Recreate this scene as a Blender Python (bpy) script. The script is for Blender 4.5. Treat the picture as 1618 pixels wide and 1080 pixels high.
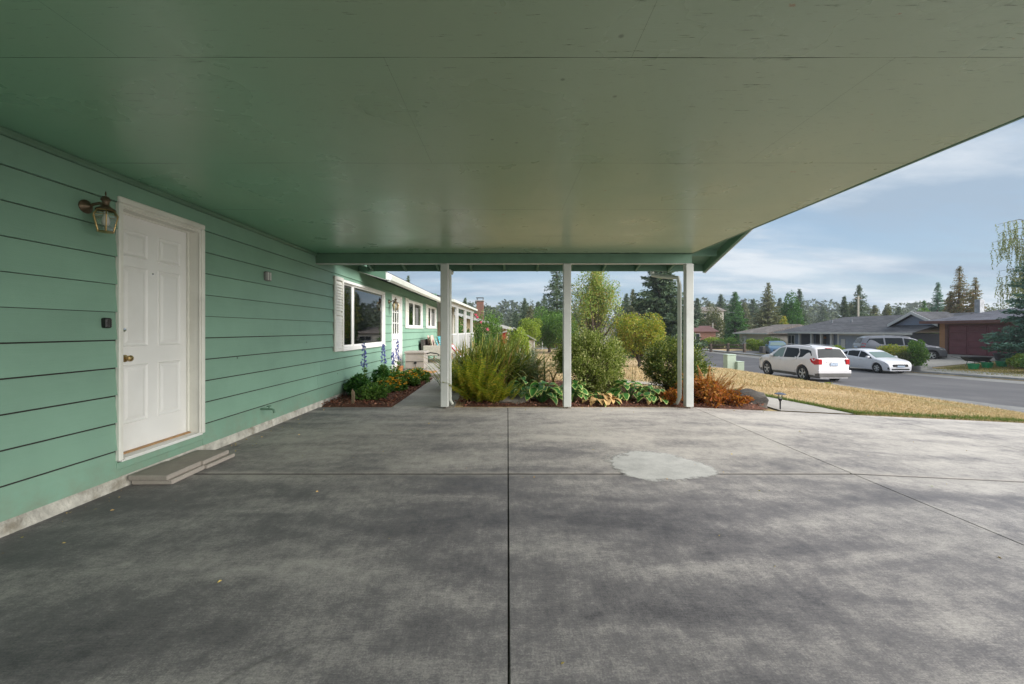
import bpy, math, random
import numpy as np
from mathutils import Vector, Matrix, noise
random.seed(7); rng = np.random.default_rng(7)
C = bpy.context.scene.collection
R = math.radians
for o in list(bpy.data.objects): bpy.data.objects.remove(o)

# ------------------------------------------------------------------ camera, sky, sun, exposure
sc = bpy.context.scene
cam = bpy.data.objects.new('camera', bpy.data.cameras.new('camera')); C.objects.link(cam); sc.camera = cam
cam.location = (0, 0, 1.33); cam.rotation_euler = (R(90), 0, 0)
cam.data.sensor_width = 36; cam.data.lens = 640/1618*36
cam.data.shift_x = 7/1618; cam.data.shift_y = -19/1618
cam.data.clip_start = .05; cam.data.clip_end = 3000
SUN_EL, SUN_AZ = 27, 118        # azimuth clockwise from +Y
w = bpy.data.worlds.new('World'); sc.world = w; w.use_nodes = True
nt = w.node_tree; N = nt.nodes; Lk = nt.links; N.clear()
out = N.new('ShaderNodeOutputWorld'); bg = N.new('ShaderNodeBackground'); bg.inputs[1].default_value = .09
sky = N.new('ShaderNodeTexSky'); sky.sky_type = 'NISHITA'; sky.sun_disc = False
sky.sun_elevation = R(SUN_EL); sky.sun_rotation = R(SUN_AZ); sky.air_density = 1.2; sky.dust_density = 1.5; sky.ozone_density = 1.5
tc = N.new('ShaderNodeTexCoord'); sep = N.new('ShaderNodeSeparateXYZ'); Lk.new(tc.outputs['Generated'], sep.inputs[0])
def wm(op, a, b=None, c=None):
    n = N.new('ShaderNodeMath'); n.operation = op
    for i, v in enumerate((a, b, c)):
        if v is None: continue
        if isinstance(v, (int, float)): n.inputs[i].default_value = v
        else: Lk.new(v, n.inputs[i])
    return n.outputs[0]
zz = wm('ADD', wm('MAXIMUM', sep.outputs[2], 0), .16)
cmb = N.new('ShaderNodeCombineXYZ'); Lk.new(wm('DIVIDE', sep.outputs[0], zz), cmb.inputs[0]); Lk.new(wm('DIVIDE', sep.outputs[1], zz), cmb.inputs[1])
mp = N.new('ShaderNodeMapping'); mp.inputs['Rotation'].default_value = (0, 0, R(28)); mp.inputs['Scale'].default_value = (.55, 1.25, 1); mp.inputs['Location'].default_value = (3.1, 1.7, 0)
Lk.new(cmb.outputs[0], mp.inputs[0])
n1 = N.new('ShaderNodeTexNoise'); n1.inputs['Scale'].default_value = 1.15; n1.inputs['Detail'].default_value = 10; n1.inputs['Roughness'].default_value = .6; n1.inputs['Distortion'].default_value = .5
Lk.new(mp.outputs[0], n1.inputs['Vector'])
cr = N.new('ShaderNodeValToRGB'); cr.color_ramp.elements[0].position = .43; cr.color_ramp.elements[1].position = .58
cr.color_ramp.elements[0].color = (.30, .30, .30, 1); cr.color_ramp.elements[1].color = (.95, .95, .95, 1)
Lk.new(n1.outputs[0], cr.inputs[0])
n2 = N.new('ShaderNodeTexNoise'); n2.inputs['Scale'].default_value = .75; n2.inputs['Detail'].default_value = 9; n2.inputs['Roughness'].default_value = .58; Lk.new(mp.outputs[0], n2.inputs['Vector'])
cc = N.new('ShaderNodeValToRGB'); cc.color_ramp.elements[0].position = .43; cc.color_ramp.elements[1].position = .57
cc.color_ramp.elements[0].color = (1.35, 1.75, 2.2, 1); cc.color_ramp.elements[1].color = (2.75, 2.95, 3.15, 1)
Lk.new(n2.outputs[0], cc.inputs[0])
mx = N.new('ShaderNodeMix'); mx.data_type = 'RGBA'
Lk.new(cr.outputs[0], mx.inputs['Factor']); Lk.new(cc.outputs[0], mx.inputs['B'])
sk = N.new('ShaderNodeMix'); sk.data_type = 'RGBA'; sk.blend_type = 'MULTIPLY'; sk.inputs['Factor'].default_value = 1
sk.inputs['B'].default_value = (.62, .66, .72, 1); Lk.new(sky.outputs[0], sk.inputs['A']); 
mx0 = N.new('ShaderNodeMix'); mx0.data_type = 'RGBA'; mx0.inputs['Factor'].default_value = .7
Lk.new(sk.outputs['Result'], mx0.inputs['A']); mx0.inputs['B'].default_value = (1.1, 1.65, 2.25, 1)
Lk.new(mx0.outputs['Result'], mx.inputs['A'])
Lk.new(mx.outputs['Result'], bg.inputs[0]); Lk.new(bg.outputs[0], out.inputs[0])
sl = bpy.data.lights.new('sun', 'SUN'); so = bpy.data.objects.new('sun', sl); C.objects.link(so)
sl.energy = 2.3; sl.angle = R(60); sl.color = (1, .965, .92)
sd = Vector((math.sin(R(SUN_AZ))*math.cos(R(SUN_EL)), math.cos(R(SUN_AZ))*math.cos(R(SUN_EL)), math.sin(R(SUN_EL))))
so.rotation_euler = sd.to_track_quat('Z', 'Y').to_euler(); so.location = (20, -10, 12)
sc.view_settings.view_transform = 'Standard'; sc.view_settings.look = 'None'; sc.view_settings.gamma = 1
sc.view_settings.exposure = 1.7
sc.render.engine = 'CYCLES'
sc.cycles.max_bounces = 10; sc.cycles.diffuse_bounces = 6; sc.cycles.transparent_max_bounces = 16

# ------------------------------------------------------------------ helpers
def tag(o, label=None, cat=None, group=None, kind=None):
    if label: o['label'] = label
    if cat: o['category'] = cat
    if group: o['group'] = group
    if kind: o['kind'] = kind
    return o
def empty(name, loc, rz=0, label=None, cat=None, group=None, kind=None):
    o = bpy.data.objects.new(name, None); C.objects.link(o); o.location = loc; o.rotation_euler = (0, 0, rz)
    o.empty_display_size = .1
    return tag(o, label, cat, group, kind)
def wpos(o):
    p = Vector((0, 0, 0))
    while o: p = p + Vector(o.location); o = o.parent
    return p
def link(name, me, parent=None, loc=None):
    o = bpy.data.objects.new(name, me); C.objects.link(o)
    if parent: o.parent = parent
    if loc is not None: o.location = loc
    return o
class MB:
    def __init__(s): s.v = []; s.f = []; s.m = []; s.cm = 0
    def face(s, pts, m=None):
        n = len(s.v); s.v += [tuple(p) for p in pts]; s.f.append(tuple(range(n, n+len(pts)))); s.m.append(s.cm if m is None else m)
    def raw(s, vs, fs, m=None):
        n = len(s.v); s.v += [tuple(p) for p in vs]
        for f in fs: s.f.append(tuple(i+n for i in f)); s.m.append(s.cm if m is None else m)
    def box(s, x0, x1, y0, y1, z0, z1, m=None):
        v = [(x, y, z) for z in (z0, z1) for y in (y0, y1) for x in (x0, x1)]
        s.raw(v, [(0, 2, 3, 1), (4, 5, 7, 6), (0, 1, 5, 4), (2, 6, 7, 3), (0, 4, 6, 2), (1, 3, 7, 5)], m)
    def bbox(s, x0, x1, y0, y1, z0, z1, b=.01, m=None):       # box with chamfered edges
        b = min(b, (x1-x0)*.45, (y1-y0)*.45, (z1-z0)*.45)
        rings = []
        for (z, d) in ((z0, b), (z0+b, 0), (z1-b, 0), (z1, b)):
            a0, a1, c0, c1 = x0+d, x1-d, y0+d, y1-d
            e = b
            rings.append([(a0+e, c0, z), (a1-e, c0, z), (a1, c0+e, z), (a1, c1-e, z), (a1-e, c1, z), (a0+e, c1, z), (a0, c1-e, z), (a0, c0+e, z)])
        s.loft(rings, m)
    def loft(s, rings, m=None, cap=True, closed=True):
        n = len(rings[0]); k = len(s.v)
        for r in rings: s.v += [tuple(p) for p in r]
        for i in range(len(rings)-1):
            for j in range(n if closed else n-1):
                a = k+i*n+j; b = k+i*n+(j+1) % n
                s.f.append((a, b, b+n, a+n)); s.m.append(s.cm if m is None else m)
        if cap:
            s.f.append(tuple(reversed(range(k, k+n)))); s.m.append(s.cm if m is None else m)
            e = k+(len(rings)-1)*n; s.f.append(tuple(range(e, e+n))); s.m.append(s.cm if m is None else m)
    def obox(s, c, ax, ay, az, hx, hy, hz, m=None):
        c = Vector(c); ax = Vector(ax).normalized()*hx; ay = Vector(ay).normalized()*hy; az = Vector(az).normalized()*hz
        v = [c+i*ax+j*ay+k*az for k in (-1, 1) for j in (-1, 1) for i in (-1, 1)]
        s.raw(v, [(0, 2, 3, 1), (4, 5, 7, 6), (0, 1, 5, 4), (2, 6, 7, 3), (0, 4, 6, 2), (1, 3, 7, 5)], m)
    def bar(s, a, b, wx, wz, up=(0, 0, 1), m=None):
        a = Vector(a); b = Vector(b); d = (b-a); l = d.length; d.normalize(); sx = d.cross(Vector(up))
        if sx.length < 1e-4: sx = Vector((1, 0, 0))
        sx.normalize(); u = sx.cross(d)
        s.obox((a+b)/2, d, sx, u, l/2, wx/2, wz/2, m)
    def tube(s, pts, r, n=8, m=None, cap=True):
        pts = [Vector(p) for p in pts]; rs = r if isinstance(r, (list, tuple)) else [r]*len(pts)
        rings = []; ref = None
        for i, p in enumerate(pts):
            d = (pts[min(i+1, len(pts)-1)]-pts[max(i-1, 0)]).normalized()
            if ref is None: ref = d.orthogonal().normalized()
            ref = (ref-d*ref.dot(d)).normalized(); e = d.cross(ref)
            rings.append([p+rs[i]*(math.cos(2*math.pi*j/n)*ref+math.sin(2*math.pi*j/n)*e) for j in range(n)])
        s.loft(rings, m, cap)
    def lathe(s, prof, c=(0, 0, 0), n=16, axis='z', m=None, cap=True, ph=0):
        rings = []
        for (r, h) in prof:
            ring = []
            for j in range(n):
                a = 2*math.pi*j/n+ph; u, v = r*math.cos(a), r*math.sin(a)
                ring.append({'z': (c[0]+u, c[1]+v, c[2]+h), 'x': (c[0]+h, c[1]+u, c[2]+v), 'y': (c[0]+v, c[1]+h, c[2]+u)}[axis])
            rings.append(ring)
        s.loft(rings, m, cap)
    def prism(s, poly, z0, z1, m=None):
        s.loft([[(x, y, z0) for x, y in poly], [(x, y, z1) for x, y in poly]], m)
    def build(s, name, mats, parent=None, smooth=False, local=False, label=None, kind=None):
        me = bpy.data.meshes.new(name)
        off = Vector((0, 0, 0)) if (local or not parent) else wpos(parent)
        vs = [(x-off.x, y-off.y, z-off.z) for x, y, z in s.v]
        me.from_pydata(vs, [], s.f)
        for m_ in (mats if isinstance(mats, (list, tuple)) else [mats]): me.materials.append(m_)
        if s.m: me.polygons.foreach_set('material_index', s.m)
        if smooth:
            me.polygons.foreach_set('use_smooth', [True]*len(s.f))
            try: me.set_sharp_from_angle(angle=R(38 if smooth is True else smooth))
            except Exception: pass
        me.update()
        o = link(name, me, parent)
        if label: o['label'] = label
        if kind: o['kind'] = kind
        return o
def npmesh(name, V, F, mats, mi=None, smooth=False):
    me = bpy.data.meshes.new(name); F = np.asarray(F, dtype=np.int32); k = F.shape[1]
    me.vertices.add(len(V)); me.vertices.foreach_set('co', np.asarray(V, dtype=np.float32).ravel())
    me.loops.add(F.size); me.loops.foreach_set('vertex_index', F.ravel())
    me.polygons.add(len(F)); me.polygons.foreach_set('loop_start', np.arange(0, F.size, k, dtype=np.int32))
    if smooth: me.polygons.foreach_set('use_smooth', np.ones(len(F), dtype=bool))
    for m in (mats if isinstance(mats, (list, tuple)) else [mats]): me.materials.append(m)
    if mi is not None: me.polygons.foreach_set('material_index', np.asarray(mi, dtype=np.int32))
    me.update(calc_edges=True); me.validate(); return me
def unit(a): return a/np.maximum(np.linalg.norm(a, axis=-1, keepdims=True), 1e-9)
def leaves(Pn, D, S, asp=.5, flat=None, bend=.15):
    """one diamond leaf per point: P base, D direction, S length"""
    n = len(Pn); D = unit(D)
    r = rng.normal(size=(n, 3)) if flat is None else np.tile(flat, (n, 1))+rng.normal(size=(n, 3))*.4
    side = unit(np.cross(D, r)); nn = np.cross(side, D)
    S = np.asarray(S).reshape(-1, 1)*np.ones((n, 1))
    V = np.empty((n, 4, 3)); V[:, 0] = Pn
    V[:, 1] = Pn+D*S*.45+side*S*asp*.5+nn*S*bend*.5
    V[:, 2] = Pn+D*S
    V[:, 3] = Pn+D*S*.45-side*S*asp*.5+nn*S*bend*.5
    return V.reshape(-1, 3), np.arange(4*n).reshape(n, 4)

# ------------------------------------------------------------------ materials
def newmat(name):
    m = bpy.data.materials.new(name); m.use_nodes = True; n = m.node_tree; b = n.nodes['Principled BSDF']; return m, n, b
def nmath(n, op, a, b=None):
    k = n.nodes.new('ShaderNodeMath'); k.operation = op
    for i, v in enumerate((a, b)):
        if v is None: continue
        if isinstance(v, (int, float)): k.inputs[i].default_value = v
        else: n.links.new(v, k.inputs[i])
    return k.outputs[0]
def coords(n, scale=(1, 1, 1), rot=(0, 0, 0)):
    t = n.nodes.new('ShaderNodeTexCoord'); g = n.nodes.new('ShaderNodeMapping'); g.inputs['Scale'].default_value = scale; g.inputs['Rotation'].default_value = rot
    n.links.new(t.outputs['Object'], g.inputs[0]); return g.outputs[0]
def noi(n, vec, scale, detail=4, rough=.55, dist=0):
    k = n.nodes.new('ShaderNodeTexNoise'); k.inputs['Scale'].default_value = scale; k.inputs['Detail'].default_value = detail
    k.inputs['Roughness'].default_value = rough; k.inputs['Distortion'].default_value = dist
    n.links.new(vec, k.inputs['Vector']); return k.outputs[0]
def ramp(n, fac, stops):
    k = n.nodes.new('ShaderNodeValToRGB'); e = k.color_ramp.elements
    while len(e) < len(stops): e.new(.5)
    for i, (p, c) in enumerate(stops):
        e[i].position = p; e[i].color = (c, c, c, 1) if isinstance(c, (int, float)) else (*c, 1)
    n.links.new(fac, k.inputs[0]); return k.outputs[0]
def mixc(n, fac, a, b, mode='MIX'):
    k = n.nodes.new('ShaderNodeMix'); k.data_type = 'RGBA'; k.blend_type = mode
    for nm, v in (('Factor', fac), ('A', a), ('B', b)):
        if isinstance(v, (int, float)): k.inputs[nm].default_value = v if nm == 'Factor' else (v, v, v, 1)
        elif isinstance(v, tuple): k.inputs[nm].default_value = (*v, 1)
        else: n.links.new(v, k.inputs[nm])
    return k.outputs['Result']
def bump(n, b, h, strength=.3, dist=.01):
    k = n.nodes.new('ShaderNodeBump'); k.inputs['Strength'].default_value = strength; k.inputs['Distance'].default_value = dist
    n.links.new(h, k.inputs['Height']); n.links.new(k.outputs[0], b.inputs['Normal']); return k
def simple(name, col, rough=.6, var=.12, scale=6, bumps=.15, metal=0, bscale=None, bd=.005, dirt=None, spec=.5, objvar=0, stretch=(1, 1, 1)):
    m, n, b = newmat(name); v = coords(n, stretch)
    f = noi(n, v, scale, 5)
    lo = tuple(c*(1-var) for c in col); hi = tuple(min(1, c*(1+var)) for c in col)
    c = ramp(n, f, [(.3, lo), (.7, hi)])
    if dirt:
        f2 = noi(n, v, scale*.45, 6, .65); c = mixc(n, ramp(n, f2, [(.5, 0.), (.72, dirt[1])]), c, dirt[0])
    if objvar:
        oi = n.nodes.new('ShaderNodeObjectInfo')
        c = mixc(n, 1., c, ramp(n, oi.outputs['Random'], [(0, 1-objvar), (1, 1+objvar*.6)]), 'MULTIPLY')
    n.links.new(c, b.inputs['Base Color']); b.inputs['Roughness'].default_value = rough; b.inputs['Metallic'].default_value = metal
    b.inputs['Specular IOR Level'].default_value = spec
    if bumps: bump(n, b, noi(n, v, bscale or scale*6, 4), bumps, bd)
    return m
def leafmat(name, cols, rough=.55, trans=.25, pvar=1.0):
    cols = [tuple(min(.9, q*1.18) for q in c_) for c_ in cols]
    if cols[0][0] > .2 or 'dry' in name or 'straw' in name or 'withered' in name: trans = .06
    m, n, b = newmat(name)
    g = n.nodes.new('ShaderNodeNewGeometry'); v = coords(n)
    f = nmath(n, 'ADD', nmath(n, 'MULTIPLY', g.outputs['Random Per Island'], .65), nmath(n, 'MULTIPLY', noi(n, v, pvar, 3), .35))
    k = len(cols); c = ramp(n, f, [(.12+.72*i/(k-1), cc_) for i, cc_ in enumerate(cols)])
    n.links.new(c, b.inputs['Base Color']); b.inputs['Roughness'].default_value = rough; b.inputs['Specular IOR Level'].default_value = .3
    t = n.nodes.new('ShaderNodeBsdfTranslucent'); n.links.new(mixc(n, 1., c, (1.1, 1.25, .6), 'MULTIPLY'), t.inputs[0])
    s = n.nodes.new('ShaderNodeMixShader'); s.inputs[0].default_value = trans
    n.links.new(b.outputs[0], s.inputs[1]); n.links.new(t.outputs[0], s.inputs[2])
    n.links.new(s.outputs[0], n.nodes['Material Output'].inputs[0]); return m
def glassmat(name, tint=(.9, .95, .93), f0=.06, dark=None):
    m, n, b = newmat(name); n.nodes.remove(b)
    g = n.nodes.new('ShaderNodeBsdfGlossy'); g.inputs['Roughness'].default_value = .02
    t = n.nodes.new('ShaderNodeBsdfTransparent'); t.inputs[0].default_value = (*tint, 1)
    fr = n.nodes.new('ShaderNodeFresnel'); fr.inputs[0].default_value = 1.52
    fac = nmath(n, 'ADD', nmath(n, 'MULTIPLY', fr.outputs[0], 1.5), f0)
    s = n.nodes.new('ShaderNodeMixShader'); n.links.new(fac, s.inputs[0]); n.links.new(t.outputs[0], s.inputs[1]); n.links.new(g.outputs[0], s.inputs[2])
    n.links.new(s.outputs[0], n.nodes['Material Output'].inputs[0]); return m
def carpaint(name, col, metal=0.):
    m, n, b = newmat(name); v = coords(n)
    c = mixc(n, ramp(n, noi(n, v, 3, 4), [(.35, 0.), (.75, .25)]), col, tuple(x*.75 for x in col))
    n.links.new(c, b.inputs['Base Color']); b.inputs['Roughness'].default_value = .38; b.inputs['Metallic'].default_value = metal
    b.inputs['Coat Weight'].default_value = .6; b.inputs['Coat Roughness'].default_value = .08; return m

GREEN = (.215, .365, .27)
def siding_mat():
    m, n, b = newmat('green_siding_paint'); v = coords(n)
    f = noi(n, v, 1.1, 6, .6); c = ramp(n, f, [(.3, tuple(x*.88 for x in GREEN)), (.7, tuple(x*1.1 for x in GREEN))])
    vs = coords(n, (3, .35, 6)); c = mixc(n, ramp(n, noi(n, vs, 5, 6, .7), [(.45, 0.), (.8, .22)]), c, (.27, .42, .34))
    sp = n.nodes.new('ShaderNodeTexVoronoi'); sp.inputs['Scale'].default_value = 2.3; n.links.new(v, sp.inputs['Vector'])
    c = mixc(n, ramp(n, sp.outputs['Distance'], [(.018, .8), (.04, 0.)]), c, (.04, .07, .05))
    oi = n.nodes.new('ShaderNodeObjectInfo'); c = mixc(n, 1., c, ramp(n, oi.outputs['Random'], [(0, .93), (1, 1.04)]), 'MULTIPLY')
    n.links.new(c, b.inputs['Base Color']); b.inputs['Roughness'].default_value = .5
    tz_ = n.nodes.new('ShaderNodeTexCoord'); sz_ = n.nodes.new('ShaderNodeSeparateXYZ'); n.links.new(tz_.outputs['Object'], sz_.inputs[0])
    c = mixc(n, nmath(n, 'MULTIPLY', ramp(n, sz_.outputs[2], [(.12, .55), (.42, 0.)]), ramp(n, noi(n, v, 6, 6, .7), [(.4, 0.), (.7, 1.)])), c, (.22, .24, .17))
    n.links.new(c, b.inputs['Base Color'])
    vg = coords(n, (40, 1.6, 40)); bump(n, b, nmath(n, 'ADD', noi(n, vg, 2.2, 5, .6), nmath(n, 'MULTIPLY', f, 1.2)), .22, .004); return m
def ceiling_mat():
    m, n, b = newmat('green_ceiling_paint'); v = coords(n)
    t = n.nodes.new('ShaderNodeTexCoord'); sp = n.nodes.new('ShaderNodeSeparateXYZ'); n.links.new(t.outputs['Object'], sp.inputs[0])
    c = ramp(n, noi(n, v, .9, 5, .55), [(.3, (.155, .40, .255)), (.7, (.185, .455, .295))])
    # weathered (yellowed, worn) paint towards the open edge
    wx = nmath(n, 'ADD', sp.outputs[0], nmath(n, 'MULTIPLY', noi(n, v, .7, 4), 2.2))
    c = mixc(n, ramp(n, nmath(n, 'MULTIPLY', nmath(n, 'ADD', wx, 1.2), .2), [(.30, 0.), (1, .80)]), c, (.38, .43, .29))
    sp2 = n.nodes.new('ShaderNodeTexVoronoi'); sp2.inputs['Scale'].default_value = 3.1; n.links.new(v, sp2.inputs['Vector'])
    c = mixc(n, ramp(n, sp2.outputs['Distance'], [(.02, .6), (.05, 0.)]), c, (.07, .10, .06))
    # fine checks along the plywood grain
    vg = coords(n, (1.2, 16, 16)); ck = noi(n, vg, 7, 5, .7)
    mask = nmath(n, 'MULTIPLY', ramp(n, ck, [(.63, 0.), (.70, 1.)]), ramp(n, nmath(n, 'MULTIPLY', nmath(n, 'ADD', wx, .2), .25), [(.2, .12), (.8, 1.)]))
    c = mixc(n, mask, c, (.06, .075, .045))
    # peeled spots
    pv = coords(n, (3.2, 6, 6)); pe = noi(n, pv, 2.6, 5, .6)
    pm = nmath(n, 'MULTIPLY', ramp(n, pe, [(.70, 0.), (.715, 1.)]), ramp(n, nmath(n, 'MULTIPLY', nmath(n, 'SUBTRACT', wx, 1.8), .5), [(.25, 0.), (.4, 1.)]))
    c = mixc(n, pm, c, (.33, .25, .14))
    n.links.new(c, b.inputs['Base Color'])
    n.links.new(ramp(n, noi(n, v, 1.5, 4), [(.3, .24), (.7, .38)]), b.inputs['Roughness'])
    b.inputs['Specular IOR Level'].default_value = .75
    h = nmath(n, 'SUBTRACT', nmath(n, 'ADD', nmath(n, 'MULTIPLY', noi(n, v, .6, 1), 1.2), nmath(n, 'MULTIPLY', noi(n, coords(n, (2, 30, 30)), 5, 4), .18)), nmath(n, 'MULTIPLY', mask, .5))
    bump(n, b, h, .35, .012); return m
def concrete_mat(name, dark, mid, light, bias=0., posvar=1., rot=35):
    m, n, b = newmat(name); v = coords(n); A = lambda x, y: nmath(n, 'ADD', x, y); Mu = lambda x, y: nmath(n, 'MULTIPLY', x, y)
    t = n.nodes.new('ShaderNodeTexCoord'); sp = n.nodes.new('ShaderNodeSeparateXYZ'); n.links.new(t.outputs['Object'], sp.inputs[0]); X, Y = sp.outputs[0], sp.outputs[1]
    vr = coords(n, (.7, 1.05, 1), (0, 0, R(rot))); vb = coords(n, (.5, 1.6, 1), (0, 0, R(-50)))
    low = noi(n, vr, .55, 3, .5, .3); lo2 = noi(n, vb, 1.5, 5, .6, .4); mid_n = noi(n, v, 7, 6, .7)
    fine = nmath(n, 'ADD', Mu(noi(n, coords(n, (1.0, 2.6, 1), (0, 0, R(-32))), 24, 7, .8), .6), Mu(noi(n, coords(n, (4.5, .9, 1), (0, 0, R(8))), 9, 7, .8), .4)); grit = noi(n, v, 120, 3, .75)
    w_ = A(A(Mu(low, .75), Mu(lo2, .85)), A(Mu(mid_n, .55), A(Mu(fine, .85), Mu(grit, .55))))        # mean about 1.42
    # darker near the camera and along the wall; paler towards garden and open drive
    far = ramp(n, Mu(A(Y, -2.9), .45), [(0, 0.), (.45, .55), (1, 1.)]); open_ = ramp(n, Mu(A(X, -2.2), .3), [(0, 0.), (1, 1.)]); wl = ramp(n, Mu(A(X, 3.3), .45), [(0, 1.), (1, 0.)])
    w_ = A(w_, A(A(Mu(far, .17*posvar), Mu(open_, .05*posvar)), A(Mu(wl, -.10*posvar), bias-.06*posvar)))
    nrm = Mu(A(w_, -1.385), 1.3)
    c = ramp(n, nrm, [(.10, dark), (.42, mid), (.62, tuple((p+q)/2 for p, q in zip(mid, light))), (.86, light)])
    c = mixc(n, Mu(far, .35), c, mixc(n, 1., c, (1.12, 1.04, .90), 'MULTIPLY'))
    br = noi(n, coords(n, (3, 70, 1)), 3, 3, .7); c = mixc(n, 1., c, ramp(n, br, [(.3, .86), (.7, 1.10)]), 'MULTIPLY')
    vo = n.nodes.new('ShaderNodeTexVoronoi'); vo.inputs['Scale'].default_value = 1.3; n.links.new(v, vo.inputs['Vector'])
    c = mixc(n, ramp(n, vo.outputs['Distance'], [(.010, .8), (.028, 0.)]), c, (.03, .03, .03))
    vc = n.nodes.new('ShaderNodeTexVoronoi'); vc.feature = 'DISTANCE_TO_EDGE'; vc.inputs['Scale'].default_value = .33
    wp = n.nodes.new('ShaderNodeTexNoise'); wp.inputs['Scale'].default_value = 1.6; wp.inputs['Detail'].default_value = 8; n.links.new(v, wp.inputs['Vector'])
    n.links.new(mixc(n, .22, v, wp.outputs['Color']), vc.inputs['Vector'])
    crk = Mu(ramp(n, vc.outputs['Distance'], [(.0008, .35), (.0025, 0.)]), ramp(n, low, [(.58, 0.), (.66, 1.)]))
    jl = nmath(n, 'ABSOLUTE', A(Y, -3.75)); c = mixc(n, Mu(ramp(n, jl, [(.0, .75), (.035, .55), (.11, 0.)]), ramp(n, mid_n, [(.35, .3), (.6, 1.)])), c, mixc(n, 1., light, (.85, .83, .8), 'MULTIPLY'))
    c = mixc(n, ramp(n, jl, [(.010, 1.), (.022, 0.)]), c, (.05, .047, .043))
    c = mixc(n, crk, c, (.05, .05, .05))
    n.links.new(c, b.inputs['Base Color']); n.links.new(ramp(n, nrm, [(.1, .5), (.6, .85)]), b.inputs['Roughness']); b.inputs['Specular IOR Level'].default_value = .4
    bump(n, b, nmath(n, 'SUBTRACT', A(Mu(br, .5), A(Mu(grit, .5), Mu(fine, .8))), Mu(crk, 2)), .5, .004); return m
def soilmat(name, cols, scale=20, bs=.8):
    m, n, b = newmat(name); v = coords(n)
    f = noi(n, v, scale, 8, .75); k = len(cols)
    n.links.new(ramp(n, f, [(.28+.44*i/(k-1), c) for i, c in enumerate(cols)]), b.inputs['Base Color']); b.inputs['Roughness'].default_value = .95
    bump(n, b, noi(n, v, scale*2, 6, .7), bs, .03); return m
def ground_mat():
    m, n, b = newmat('dry_lawn'); v = coords(n)
    c = ramp(n, noi(n, v, 1.1, 8, .7), [(.28, (.38, .265, .14)), (.5, (.52, .375, .21)), (.72, (.62, .47, .28))])
    c = mixc(n, ramp(n, noi(n, v, .33, 6, .65), [(.52, 0.), (.66, .75)]), c, (.13, .165, .045))
    c = mixc(n, 1., c, ramp(n, noi(n, coords(n, (1, 1, 1)), 26, 4, .7), [(.25, .6), (.75, 1.3)]), 'MULTIPLY')
    n.links.new(c, b.inputs['Base Color']); b.inputs['Roughness'].default_value = 1; b.inputs['Specular IOR Level'].default_value = .1
    bump(n, b, noi(n, v, 40, 5, .7), .9, .03); return m
def asphalt_mat():
    m, n, b = newmat('asphalt'); v = coords(n)
    c = ramp(n, noi(n, v, .35, 7, .6, .5), [(.3, (.065, .062, .065)), (.55, (.095, .09, .093)), (.75, (.14, .133, .13))])
    c = mixc(n, ramp(n, noi(n, coords(n, (2.2, .08, 1)), .8, 5, .6), [(.4, 0.), (.75, .5)]), c, (.075, .074, .078))
    c = mixc(n, 1., c, ramp(n, noi(n, v, 60, 3, .7), [(.3, .8), (.7, 1.18)]), 'MULTIPLY')
    n.links.new(c, b.inputs['Base Color']); b.inputs['Roughness'].default_value = .8; bump(n, b, noi(n, v, 90, 3), .4, .005); return m
def shingle_mat(name, col, var=.25):
    m, n, b = newmat(name); v = coords(n)
    br = n.nodes.new('ShaderNodeTexBrick'); br.inputs['Scale'].default_value = 1; br.inputs['Brick Width'].default_value = .9; br.inputs['Row Height'].default_value = .28
    br.inputs['Color1'].default_value = (*[x*(1-var) for x in col], 1); br.inputs['Color2'].default_value = (*[x*(1+var) for x in col], 1); br.inputs['Mortar'].default_value = (*[x*.45 for x in col], 1)
    br.inputs['Mortar Size'].default_value = .025; n.links.new(v, br.inputs['Vector'])
    c = mixc(n, 1., br.outputs[0], ramp(n, noi(n, v, 1.3, 6, .7), [(.3, .75), (.7, 1.25)]), 'MULTIPLY')
    n.links.new(c, b.inputs['Base Color']); b.inputs['Roughness'].default_value = .9; return m
def brick_mat(name, col, mortar, scale=1):
    m, n, b = newmat(name); v = coords(n, (1, 1, 1), (R(90), 0, 0))
    br = n.nodes.new('ShaderNodeTexBrick'); br.inputs['Scale'].default_value = scale; br.inputs['Brick Width'].default_value = .22; br.inputs['Row Height'].default_value = .075
    br.inputs['Color1'].default_value = (*col, 1); br.inputs['Color2'].default_value = (*[x*.65 for x in col], 1); br.inputs['Mortar'].default_value = (*mortar, 1); br.inputs['Mortar Size'].default_value = .012
    n.links.new(v, br.inputs['Vector']); n.links.new(br.outputs[0], b.inputs['Base Color']); b.inputs['Roughness'].default_value = .9; return m
def lapmat(name, col, step=.2, objvar=0):
    m, n, b = newmat(name); t = n.nodes.new('ShaderNodeTexCoord'); sp = n.nodes.new('ShaderNodeSeparateXYZ'); n.links.new(t.outputs['Object'], sp.inputs[0])
    fr = nmath(n, 'FRACT', nmath(n, 'DIVIDE', sp.outputs[2], step))
    c = mixc(n, ramp(n, fr, [(.0, .55), (.1, 0.)]), mixc(n, ramp(n, noi(n, coords(n), 2, 5), [(.3, 0.), (.8, .4)]), col, tuple(x*.8 for x in col)), tuple(x*.4 for x in col))
    n.links.new(c, b.inputs['Base Color']); b.inputs['Roughness'].default_value = .65
    bump(n, b, fr, .5, .01); return m

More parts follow.
